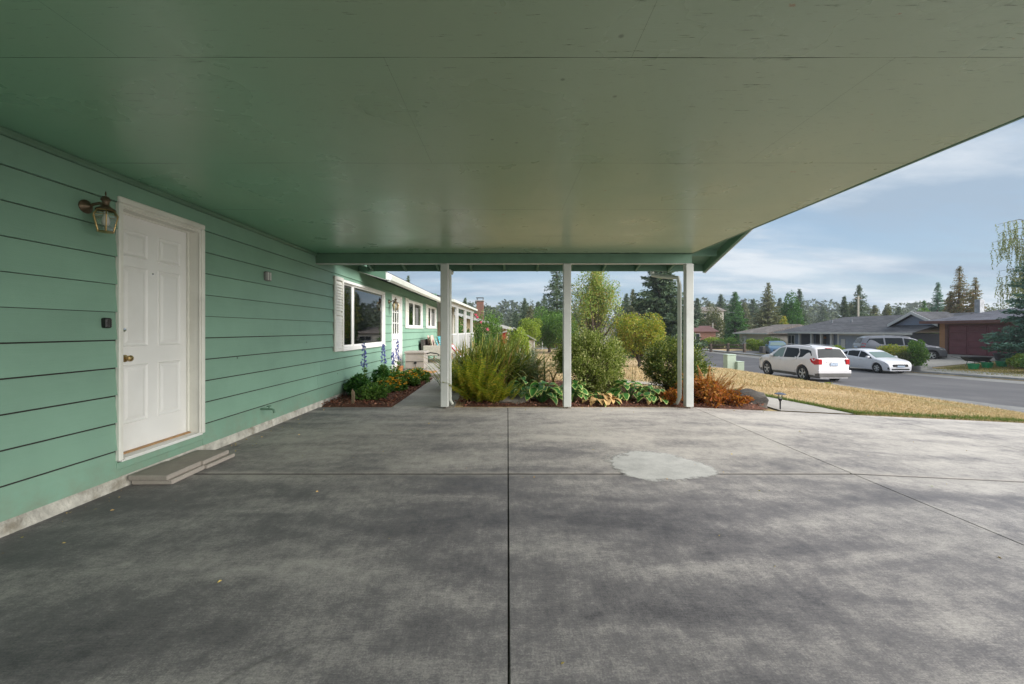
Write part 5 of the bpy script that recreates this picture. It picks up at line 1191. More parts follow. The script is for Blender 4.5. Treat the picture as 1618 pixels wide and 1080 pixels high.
pillow(-2.83, 14.98, PZ+.76, .42, M['cushion'], 'beige throw pillow at the near end of the porch sofa', (0, -.25, .3)); pillow(-2.68, 15.35, PZ+.71, .38, M['teal'], 'teal patterned round cornered pillow left of the other teal one', (0, -.3, .15)); pillow(-2.88, 15.6, PZ+.80, .44, M['pink'], 'blush pink pillow behind the teal pillows', (0, -.2, 0)); pillow(-2.62, 15.85, PZ+.76, .44, M['teal'], 'larger teal patterned pillow, second from the near end', (0, -.3, -.1)); pillow(-2.95, 15.2, PZ+.82, .4, M['pink'], 'pale pillow leaning on the sofa back behind the beige one', (0, -.2, .1))
mb = MB(); mb.bbox(-2.62, -2.06, 11.25, 11.85, PZ+.001, PZ+.02, .004); tag(mb.build('door_mat', M['matting']), 'orange brown coir mat on the porch in front of the deck box', 'door mat')
mb = MB(); mb.lathe([(0, PZ), (.07, PZ), (.10, PZ+.16), (.105, PZ+.17), (.08, PZ+.165), (0, PZ+.15)], (-3.12, 11.75, 0), 16); tag(mb.build('flower_pot', M['teak'], smooth=True), 'small terracotta pot between the front door and the deck box', 'flower pot')
t = empty('beach_chair', (-1.1, 9.9, 0), label='folding beach chair with red frame and blue striped canvas behind the left post', cat='chair')
y = 10.2; mb = MB()
for dy in (0, .5): mb.tube([(-1.45, y+dy, .95), (-.95, y+dy, .33), (-.6, y+dy, .30)], .018, 8); mb.tube([(-1.25, y+dy, .01), (-.75, y+dy, .55)], .018, 8); mb.tube([(-.75, y+dy, .01), (-1.2, y+dy, .6)], .018, 8)
mb.tube([(-1.45, y, .95), (-1.45, y+.5, .95)], .016, 8); mb.tube([(-.6, y, .30), (-.6, y+.5, .30)], .016, 8); mb.build('frame', M['red'], t, smooth=True)
mb = MB(); mb.loft([[(-1.44, y_, .94), (-1.18, y_, .56), (-.97, y_, .33), (-.8, y_, .29), (-.6, y_, .31), (-.6, y_, .315), (-.8, y_, .295), (-.965, y_, .337), (-1.175, y_, .565), (-1.435, y_, .945)] for y_ in (y+.02, y+.48)]); mb.build('canvas', M['stripe'], t)
# porch cover on white posts
t = empty('porch_pergola', (-2.3, 21, -.2), label='white porch cover on slim posts with a low railing beyond the sofa', cat='pergola')
A = Vector((-2.45, 16.9, 0)); B = Vector((-2.1, 25, 0))
def on(s): return A+(B-A)*s
for s in (.24, .56, .88): p = on(s); mb = MB(); mb.bbox(p.x-.07, p.x+.07, p.y-.07, p.y+.07, -.6, 2.36, .008); mb.build('post', M['whitetrim'], t)
mb = MB(); mb.bar((A.x, A.y, 2.46), (B.x, B.y, 2.46), .06, .2); mb.build('beam', M['whitetrim'], t)
mb = MB(); mb.loft([[(A.x+.25, A.y-.1, 2.50), (B.x+.25, B.y, 2.50), (B.x+.25, B.y, 2.60), (A.x+.25, A.y-.1, 2.60)], [(A.x-1.6, A.y-.1, 2.85), (B.x-1.6, B.y, 2.85), (B.x-1.6, B.y, 2.92), (A.x-1.6, A.y-.1, 2.92)]]); mb.build('roof', M['gutter'], t)
mb = MB(); mb.bar((A.x, A.y+1, 1.14), (B.x, B.y, 1.14), .06, .06); mb.build('top_rail', M['whitetrim'], t)
mb = MB(); mb.bar((A.x, A.y+1, .35), (B.x, B.y, .35), .05, .05); mb.build('bottom_rail', M['whitetrim'], t)
for i in range(40):
    p = on(.14+.86*i/40); mb = MB(); mb.box(p.x-.02, p.x+.02, p.y-.02, p.y+.02, .37, 1.11); mb.build('baluster', M['whitetrim'], t)
p = on(.95); mb = MB(); mb.bar((p.x, p.y+.4, 1.95), (p.x+.02, p.y-.1, 2.35), .06, .06); mb.build('brace', M['whitetrim'], t)
t = broadleaf(-1.35, 26.5, -.8, 2.65, 1.15, LM['green'], 'tall climbing rose with pink blooms beyond the porch posts', 'shrub', 'climbing_rose', n=8000, leaf=.10, clumps=44, seed=401, trunk=False)
c = np.array([(gx(p_, 25.3), 25.3, gzt(q_, 25.3)) for p_, q_ in ((754, 501), (760, 509), (751, 497), (770, 520))]); m = 22; P_ = np.repeat(c, m, 0)+rng.normal(size=(len(c)*m, 3))*.04
V, F = leaves(P_, rng.normal(size=P_.shape), .06, .9); npobj('blooms', V, F, LM['rose'], t, kind='stuff')
broadleaf(-3.6, 24, -.8, 2.3, 1.6, LM['deep'], 'dark green climber behind the white porch posts', 'shrub', 'climbing_shrub', n=8000, leaf=.10, clumps=44, seed=402, trunk=False)
broadleaf(-4.1, 27.5, -.8, 2.5, 1.6, LM['green'], 'green climber at the far end of the porch cover', 'shrub', 'climbing_shrub', n=5000, leaf=.12, clumps=34, seed=403, trunk=False)
t = empty('board_fence', (-4.5, 20.2, 0), label='grey board fence end beside the corner of the green house', cat='fence')
for i in range(12): mb = MB(); mb.bbox(-4.9+i*.15, -4.76+i*.15, 20.2, 20.225, .0, 1.75, .004); mb.build('board', M['wood'], t)
t = empty('cream_shed', (-4.2, 22.4, 0), label='pale cream wall just visible beside the corner of the green house', cat='shed')
mb = MB(); mb.box(-6.5, -3.0, 22.2, 22.9, -.4, 3.0); mb.build('wall', M['creamwall'], t); mb = MB(); mb.loft([[(-6.6, y_, 3.0), (-2.9, y_, 3.0), (-4.7, y_, 3.5)] for y_ in (22.1, 23.0)]); mb.build('roof', M['roofgrey'], t)

# ------------------------------------------------------------------ buildings
def bwin(parent, x0, x1, z0, z1, y, mat=None):       # window on a wall facing -Y
    mb = MB(); f = .07
    for (a, b, c, d) in ((x0, x0+f, z0, z1), (x1-f, x1, z0, z1), (x0+f, x1-f, z0, z0+f), (x0+f, x1-f, z1-f, z1), ((x0+x1)/2-.03, (x0+x1)/2+.03, z0+f, z1-f)): mb.box(a, b, y-.05, y+.02, c, d)
    w_ = mb.build('window', M['whitetrim'], parent); p = MB(); p.box(x0+f, x1-f, y-.012, y-.004, z0+f, z1-f); p.build('pane', M['carglass'], w_)
# neighbour on the left: gable end, ridge along Y
t = empty('neighbour_house', (-4, 36, -1.4), label='cream neighbouring bungalow with a brick chimney beyond the porch', cat='house')
ya, yb = 31, 43; ex, ez = .4, 1.42; rx_, rz_ = -6.2, 3.2
mb = MB(); mb.loft([[(-12.5, y_, -1.5), (-.15, y_, -1.5), (-.15, y_, ez+.02), (rx_, y_, rz_-.1), (-12.5, y_, ez+.1)] for y_ in (ya+.5, yb)]); mb.build('wall', simple('warm_cream_wall', (.50, .40, .25), .9, .1, 2, .2), t)
mb = MB(); mb.loft([[(ex, y_, ez), (rx_, y_, rz_+.02), (rx_, y_, rz_+.12), (ex, y_, ez+.08)] for y_ in (ya, yb+.4)]); mb.loft([[(-12.9, y_, ez), (rx_, y_, rz_+.02), (rx_, y_, rz_+.12), (-12.9, y_, ez+.08)] for y_ in (ya, yb+.4)]); mb.build('roof', M['roofgrey'], t)
mb = MB(); mb.loft([[(x_, ya-.03, z_-.16), (x_, ya+.01, z_-.16), (x_, ya+.01, z_+.07), (x_, ya-.03, z_+.07)] for x_, z_ in ((ex+.02, ez), (rx_, rz_+.02))]); mb.build('barge_board', M['whitetrim'], t)
mb = MB(); mb.box(-2.62, -2.05, 34.2, 34.8, .5, 3.75); ch = mb.build('chimney', M['brick'], t)
mb = MB(); mb.bbox(-2.68, -1.99, 34.14, 34.86, 3.75, 3.85, .02); mb.build('chimney_cap', M['kerb'], ch)
mb = MB(); [mb.box(a, a+.03, b, b+.03, 3.85, 4.05) for a in (-2.6, -2.1) for b in (34.25, 34.7)]; mb.box(-2.66, -2.03, 34.18, 34.82, 4.05, 4.08); mb.build('spark_arrestor', M['cladding'], ch)
mb = MB(); 
for i in range(5): mb.box(-.62+i*.12, -.55+i*.12, ya+.42, ya+.48, .2, 1.15)
mb.build('red_curtain', M['red'], t); bwin(t, -2.2, -1.2, .1, 1.0, ya+.5)
mb = MB(); mb.lathe([(0, -.08), (.08, -.06), (.1, 0), (.08, .06), (0, .08)], (-.35, ya+.35, 1.42), 12); mb.build('porch_light', M['white'], t, smooth=True)
mb = MB(); mb.bar((-.7, ya+.2, 1.05), (.25, ya+.1, 1.32), .08, .08); mb.build('awning_frame', M['whitetrim'], t)
t = empty('garden_shed', (2.0, 40, -1.4), label='small garden shed with a grey shingled roof beyond the neighbouring house', cat='shed')
mb = MB(); mb.box(1.0, 2.5, 39, 41.5, -1.5, .35); mb.build('wall', M['creamwall'], t); mb = MB(); mb.loft([[(.6, y_, 1.5), (2.75, y_, .28), (2.75, y_, .38), (.6, y_, 1.62)] for y_ in (38.7, 41.8)]); mb.loft([[(.6, y_, 1.5), (-1.2, y_, .3), (-1.2, y_, .4), (.6, y_, 1.62)] for y_ in (38.7, 41.8)]); mb.build('roof', simple('mossy_shed_roof', (.27, .29, .24), .9, .2, 3, .3), t)
mb = MB(); mb.box(2.5, 2.62, 38.9, 39.02, -1.5, .3); mb.build('corner_post', M['whitetrim'], t)
t = empty('garden_arbour', (4.4, 58, -1.45), label='small white garden arbour far off behind the wire fence', cat='arbour')
for x in (3.8, 5.0): mb = MB(); mb.box(x-.06, x+.06, 57.9, 58.1, -1.5, .15); mb.build('post', M['whitetrim'], t)
mb = MB(); mb.box(3.4, 5.5, 57.9, 58.1, .15, .3); mb.build('beam', M['whitetrim'], t)
t = empty('wire_fence', (6, 62, -1.45), label='low chain wire fence on slim posts at the far side of the dry lawn', cat='fence')
for i in range(9): mb = MB(); mb.tube([(2+i*1.9, 62.5, -1.5), (2+i*1.9, 62.5, -.2)], .05, 6); mb.build('post', M['galv'], t)
mb = MB(); mb.tube([(2, 62.5, -.25), (17.2, 62.5, -.25)], .025, 5); mb.build('top_rail', M['galv'], t)
mb = MB()
for i in range(60): mb.tube([(2+i*.25, 62.5, -1.45), (2.25+i*.25+.25, 62.5, -.28)], .007, 3, cap=False); mb.tube([(2.5+i*.25, 62.5, -1.45), (2+i*.25, 62.5, -.28)], .007, 3, cap=False)
mb.build('wire_mesh', M['galv'], t, kind='stuff')
# blue grey house across the street
t = empty('blue_grey_house', (36, 44, -1.3), R(-90), label='long blue grey house with a dark shingled roof and white fascia', cat='house')
fx0, fx1, fy = 28.6, 44.4, 42.5; g0 = -1.35; ev = 1.02
mb = MB(); mb.box(28.9, 44.2, fy+1.6, fy+9, g0, ev-.02); mb.box(35.9, 44.2, fy, fy+1.6, g0, ev-.02); mb.box(28.9, 30.9, fy, fy+1.6, g0, ev-.02); mb.build('wall', M['bluesiding'], t)
mb = MB(); mb.loft([[(27.4, fy-.7, ev), (45, fy-.7, ev), (45, fy-.7, ev+.06), (27.4, fy-.7, ev+.06)], [(31.8, fy+4.6, 2.75), (45, fy+4.6, 2.75), (45, fy+4.6, 2.83), (31.8, fy+4.6, 2.83)]])
mb.loft([[(27.4, fy+9.8, ev), (45, fy+9.8, ev), (45, fy+9.8, ev+.06), (27.4, fy+9.8, ev+.06)], [(31.8, fy+4.6, 2.75), (45, fy+4.6, 2.75), (45, fy+4.6, 2.83), (31.8, fy+4.6, 2.83)]])
mb.raw([(27.4, fy-.7, ev+.05), (27.4, fy+9.8, ev+.05), (31.8, fy+4.6, 2.83), (27.4, fy-.7, ev-.02), (27.4, fy+9.8, ev-.02)], [(0, 2, 1), (3, 4, 1, 0)]); rf = mb.build('roof', M['roofgrey'], t)
mb = MB(); mb.box(27.4, 45, fy-.76, fy-.70, ev-.10, ev+.08); mb.build('fascia', M['whitetrim'], t)
mb = MB(); mb.loft([[(41.5, y_, 1.75), (45.1, y_, 1.75), (43.3, y_, 2.7)] for y_ in (fy+1.2, fy+4)]); mb.build('gable', M['bluesiding'], t)
for (a, b) in (((41.1, 1.70), (43.3, 2.80)), ((45.5, 1.70), (43.3, 2.80))): mb = MB(); mb.loft([[(a[0], y_, a[1]), (b[0], y_, b[1]), (b[0], y_, b[1]+.14), (a[0], y_, a[1]+.14)] for y_ in (fy+.9, fy+4)]); mb.build('gable_roof', M['roofgrey'], t)
for (a, b) in (((41.1, 1.70), (43.3, 2.80)), ((45.5, 1.70), (43.3, 2.80))): mb = MB(); mb.loft([[(a[0], y_, a[1]-.1), (b[0], y_, b[1]-.1), (b[0], y_, b[1]+.16), (a[0], y_, a[1]+.16)] for y_ in (fy+.84, fy+.89)]); mb.build('barge_board', M['whitetrim'], t)
for x in (31.3, 33.2, 34.6, 36.0): mb = MB(); mb.bbox(x-.11, x+.11, fy-.35, fy-.13, g0, ev-.05, .01); mb.build('porch_column', M['whitetrim'], t)
bwin(t, 29.0, 30.2, -.9, .75, fy-.01); bwin(t, 33.5, 34.3, -.9, .7, fy+1.58); bwin(t, 34.8, 35.7, -.5, .65, fy+1.58)
mb = MB(); mb.box(31.5, 32.9, fy+1.5, fy+1.59, g0, .75); mb.build('front_door', M['darkdoor'], t)
mb = MB(); mb.box(36.7, 41.6, fy-.03, fy-.005, g0, .8)
gd = mb.build('garage_door', M['bluegrey'], t)
for (a, b, c, d) in ((36.5, 36.7, g0, .95), (41.6, 41.8, g0, .95), (36.7, 41.6, .8, .95)): mb = MB(); mb.box(a, b, fy-.07, fy-.001, c, d); mb.build('garage_trim', M['whitetrim'], t)
for i in range(4):
    for j in range(4): mb = MB(); mb.bbox(36.78+i*1.21, 37.9+i*1.21, fy-.045, fy-.031, g0+.06+j*.53, g0+.52+j*.53, .008); mb.build('door_panel', M['bluegrey'], gd)
mb = MB(); mb.box(37.0, 37.5, fy-.09, fy-.06, -.9, .4); mb.build('notice_board', M['whitetrim'], t)
for x in (32.6, 35.2): mb = MB(); mb.tube([(x, fy+2.5, 1.9), (x, fy+2.5, 2.45)], .09, 8); mb.build('roof_vent', M['galv'], rf)
mb = MB(); mb.box(33.05, 33.25, fy+1.2, fy+1.35, .35, .6); mb.build('porch_lantern', M['teak'], t)
t.location = (36, 42.8, -1.3)
# cream garage left of it
t = empty('cream_garage', (29.5, 52, -1.4), R(-90), label='cream garage with a brown grey shingled roof left of the blue grey house', cat='garage')
mb = MB(); mb.box(27.2, 34, 49.5, 57, -1.5, .85); mb.build('wall', M['creamwall'], t)
mb = MB(); mb.raw([(26.6, 48.9, .82), (34.6, 48.9, .82), (34.6, 57.6, .82), (26.6, 57.6, .82), (30, 53, 2.1), (34.6, 53, 2.1), (26.6, 48.9, .92), (34.6, 48.9, .92), (34.6, 57.6, .92), (26.6, 57.6, .92)], [(3, 2, 1, 0), (6, 7, 5, 4), (8, 9, 4, 5), (9, 6, 4), (7, 8, 5), (0, 1, 7, 6), (1, 2, 8, 7), (2, 3, 9, 8), (3, 0, 6, 9)]); mb.build('roof', M['roofbrown'], t)
mb = MB(); mb.box(26.56, 34.6, 48.82, 48.88, .76, .93); mb.build('fascia', M['whitetrim'], t)
mb = MB(); mb.box(28.0, 29.0, 49.45, 49.49, -1.5, .5); mb.build('side_door', M['whitetrim'], t); mb = MB(); mb.box(28.0, 28.05, 49.40, 49.44, -1.5, .6); mb.build('corner_trim', M['whitetrim'], t)
t.location = (36.8, 57.6, -1.4)
# brown garage right
t = empty('brown_garage', (37.5, 35, -.6), R(-90), label='orange brown timber garage with a maroon panelled door and hipped roof', cat='garage')
bx0, bx1, by = 33.85, 42, 32; bg0 = -.55; be = 1.95
mb = MB(); mb.box(bx0, 34.45, by, by+.15, bg0, be); mb.box(39.7, bx1, by, by+.15, bg0, be); mb.box(34.45, 39.7, by, by+.15, 1.72, be); mb.box(bx0, bx0+.15, by+.15, by+8, bg0, be); mb.box(bx1-.15, bx1, by+.15, by+8, bg0, be); mb.box(bx0, bx1, by+8, by+8.15, bg0, be); mb.build('wall', M['orangewood'], t)
mb = MB(); ox = .75; oy = .8
mb.raw([(bx0-ox, by-oy, be), (bx1+ox, by-oy, be), (bx1+ox, by+9, be), (bx0-ox, by+9, be), (37.8, by+4, 3.35), (38.5, by+4, 3.35), (bx0-ox, by-oy, be+.06), (bx1+ox, by-oy, be+.06), (bx1+ox, by+9, be+.06), (bx0-ox, by+9, be+.06)], [(3, 2, 1, 0), (6, 7, 5, 4), (8, 9, 4, 5), (9, 6, 4), (7, 8, 5), (0, 1, 7, 6), (1, 2, 8, 7), (2, 3, 9, 8), (3, 0, 6, 9)]); rf = mb.build('roof', M['roofdark'], t)
mb = MB(); mb.box(bx0-ox-.03, bx1+ox, by-oy-.04, by-oy-.003, be-.12, be+.09); mb.box(bx0-ox-.05, bx0-ox-.003, by-oy, by+9, be-.12, be+.09); mb.build('fascia', M['browntrim'], t)
for (a, b, c, d) in ((34.3, 34.5, bg0, 1.68), (39.65, 39.85, bg0, 1.68), (34.3, 39.85, 1.68, 1.8)): mb = MB(); mb.box(a, b, by-.05, by+.0, c, d); mb.build('door_trim', M['browntrim'], t)
mb = MB(); mb.box(34.5, 39.65, by+.03, by+.07, bg0, 1.68); gd = mb.build('garage_door', M['maroon'], t)
for i in range(4):
    for j in range(4):
        x0 = 34.54+i*1.28; z0 = bg0+.04+j*.555; mb = MB()
        R2 = lambda d, e: [(x0+d, by+.03-e, z0+d), (x0+1.22-d, by+.03-e, z0+d), (x0+1.22-d, by+.03-e, z0+.5-d), (x0+d, by+.03-e, z0+.5-d)]
        mb.loft([R2(0, 0), R2(0, .03), R2(.05, .03), R2(.07, .012)]); mb.build('door_panel', M['maroon'], gd)
t2 = MB(); t2.bbox(34.0, 34.38, 34.6, 35.0, 2.0, 3.75, .03); fl = t2.build('flue', M['galv'], rf)
t.location = (37.6, 28.8, -.6)
# brick cottage and small far houses
t = empty('brick_cottage', (34, 72, -1.4), label='small far red brick cottage right of the right carport post', cat='house')
mb = MB(); mb.box(31.5, 37, 72, 78, -1.5, 1.0); mb.build('wall', M['brick'], t); mb = MB(); mb.loft([[(31.1, 71.6, 1.0), (37.4, 71.6, 1.0), (37.4, 71.6, 1.1), (31.1, 71.6, 1.1)], [(31.1, 75, 2.0), (37.4, 75, 2.0), (37.4, 75, 2.1), (31.1, 75, 2.1)]]); mb.build('roof', M['browntrim'], t); bwin(t, 32.6, 34.2, -.6, .7, 71.99)
for i, (x, y, w_, lb, h) in enumerate(((39, 95, 9, 'low distant brown roofed house left of the cream garage', 2.2), (52, 105, 8, 'pale distant house between the conifers above the cream garage', 6.2), (20, 82, 10, 'long low distant wall of a pale house behind the golden tree', .6), (38, 110, 6, 'tiny distant house beside the right carport post', 5.5))):
    z0 = -1.4; t = empty('distant_house', (x, y, z0), label=lb, cat='house', group='distant houses among the trees')
    mb = MB(); mb.box(x-w_/2, x+w_/2, y, y+7, z0, h); mb.build('wall', M['creamwall'] if i else M['browntrim'], t)
    mb = MB(); mb.loft([[(x-w_/2-.5, y-.5, h), (x+w_/2+.5, y-.5, h), (x+w_/2+.5, y-.5, h+.12), (x-w_/2-.5, y-.5, h+.12)], [(x-w_/2-.5, y+3.5, h+1.2), (x+w_/2+.5, y+3.5, h+1.2), (x+w_/2+.5, y+3.5, h+1.32), (x-w_/2-.5, y+3.5, h+1.32)]]); mb.build('roof', M['roofbrown'], t)
    bwin(t, x-w_*.3, x-w_*.05, h-1.5, h-.5, y-.01); bwin(t, x+w_*.1, x+w_*.35, h-1.5, h-.5, y-.01)
# rail fence, utility boxes, poles
t = empty('rail_fence', (27.5, 53, -1.4), label='weathered two rail split wooden fence on the far street corner', cat='fence')
pp = [(22.2+3.0*i if False else 26.9-2.35*(3-i)*.9+.0, 53.0-.55*i) for i in range(5)]
pp = [(24.1, 52.2), (25.6, 51.0), (27.0, 49.6), (28.0, 47.9), (21.6, 53.0)]; pp = [pp[4]]+pp[:4]
for (x, y) in pp: mb = MB(); g_ = gz(x, y); mb.bbox(x-.13, x+.13, y-.13, y+.13, g_-.1, g_+1.05, .03); mb.build('post', M['railwood'], t)
for a, b in zip(pp, pp[1:]):
    for h in (.45, .85): mb = MB(); mb.bar((a[0], a[1], gz(*a)+h+random.uniform(-.03, .03)), (b[0], b[1], gz(*b)+h), .08, .15); mb.build('rail', M['railwood'], t)
for (x, y, w_, h, lb) in ((12.62, 23.0, .5, .92, 'taller pale green utility box near the kerb'), (13.05, 22.85, .38, .62, 'shorter pale green utility box right of the taller one')):
    g_ = gz(x, y); t = empty('utility_box', (x, y, g_), label=lb, cat='utility box', group='utility boxes by the kerb'); mb = MB(); mb.bbox(x-w_/2, x+w_/2, y-.2, y+.25, g_-.05, g_+h-.06, .015); mb.build('cabinet', M['boxgreen'], t)
    mb = MB(); mb.bbox(x-w_/2-.015, x+w_/2+.015, y-.215, y+.265, g_+h-.058, g_+h, .02); mb.build('lid', M['boxgreen'], t)
for (x, y, z1, lb) in ((gx(1356, 68), 68, gzt(467, 68), 'pale utility pole in front of the larger conifer above the grey roof'), (gx(1126, 75), 75, gzt(510, 75), 'short pale pole in front of the dull maple')):
    t = empty('utility_pole', (x, y, gz(x, y)), label=lb, cat='pole'); mb = MB(); mb.tube([(x, y, gz(x, y)), (x, y, z1)], [.16, .12], 8); mb.build('shaft', M['creamwall'], t); mb = MB(); mb.bar((x-.6, y, z1-.4), (x+.6, y, z1-.4), .08, .1); mb.build('crossarm', M['wood'], t)
# things on the opposite lawn
for i, x in enumerate((28.75, 29.6, 30.5)):
    y = 25.0; g_ = gz(x, y); t = empty('garden_tub', (x, y, g_), label='green plastic garden tub, %s of the row of three on the lawn' % ('leftmost', 'middle one', 'rightmost')[i], cat='tub', group='green tubs on the lawn')
    mb = MB(); mb.lathe([(0, 0), (.20, 0), (.26, .30), (.28, .30), (.28, .335), (.25, .335), (.19, .03), (0, .03)], (x, y, g_), 20); mb.build('bucket', M['greenpot'], t, smooth=True)
    for s in (-1, 1): mb = MB(); mb.tube([(x+s*.27, y-.06, g_+.3), (x+s*.31, y, g_+.36), (x+s*.27, y+.06, g_+.3)], .012, 6); mb.build('handle', M['greenpot'], t)
x, y = 30.0, 25.9; g_ = gz(x, y)
t = empty('wheelbarrow', (x, y, g_), label='black tray wheelbarrow standing behind the green tubs on the lawn', cat='wheelbarrow')
mb = MB(); mb.loft([[(x-.75, y-.33, g_+.62), (x+.65, y-.33, g_+.62), (x+.65, y+.33, g_+.62), (x-.75, y+.33, g_+.62)], [(x-.5, y-.22, g_+.34), (x+.5, y-.22, g_+.34), (x+.5, y+.22, g_+.34), (x-.5, y+.22, g_+.34)]][::-1]); mb.build('tray', M['blackpot'], t)
mb = MB(); mb.lathe([(.12, -.04), (.19, -.045), (.21, 0), (.19, .045), (.12, .04)], (x+.75, y, g_+.2), 16, 'y', cap=False); mb.build('wheel', M['rubber'], t, smooth=True)
for s in (-1, 1): mb = MB(); mb.tube([(x+.75, y+s*.06, g_+.2), (x-.3, y+s*.22, g_+.36), (x-1.3, y+s*.3, g_+.62)], .018, 6); mb.build('handle', M['cladding'], t)
for s in (-1, 1): mb = MB(); mb.tube([(x-.35, y+s*.2, g_+.36), (x-.45, y+s*.24, g_)], .018, 6); mb.build('leg', M['cladding'], t)
for (x, y, r, h, mt, lb) in ((31.7, 25.4, .3, .22, 'blackpot', 'shallow black plastic planter right of the green tubs'), (33.2, 27.2, .4, .45, 'blackpot', 'dark round planter before the maroon garage door')):
    g_ = gz(x, y); mb = MB(); mb.lathe([(0, 0), (r*.7, 0), (r, h), (r+.03, h), (r+.02, h+.03), (r-.04, h), (0, h*.6)], (x, y, g_), 16); tag(mb.build('planter', M[mt], smooth=True), lb, 'planter')
x, y = 26.9, 26.3; mb = MB(); mb.bbox(x-.4, x+.4, y-.3, y+.3, gz(x, y)-.02, gz(x, y)+.3, .04); tag(mb.build('kerb_stone', M['kerb']), 'pale stone block at the kerb before the hatchback bonnet', 'stone')
x, y = gx(1206, 47), 47; mb = MB(); mb.bbox(x-.3, x+.3, y-.3, y+.3, gz(x, y)-.02, gz(x, y)+.75, .05); tag(mb.build('rubbish_bin', M['cladding']), 'dark bin beside the clipped square hedge', 'bin')

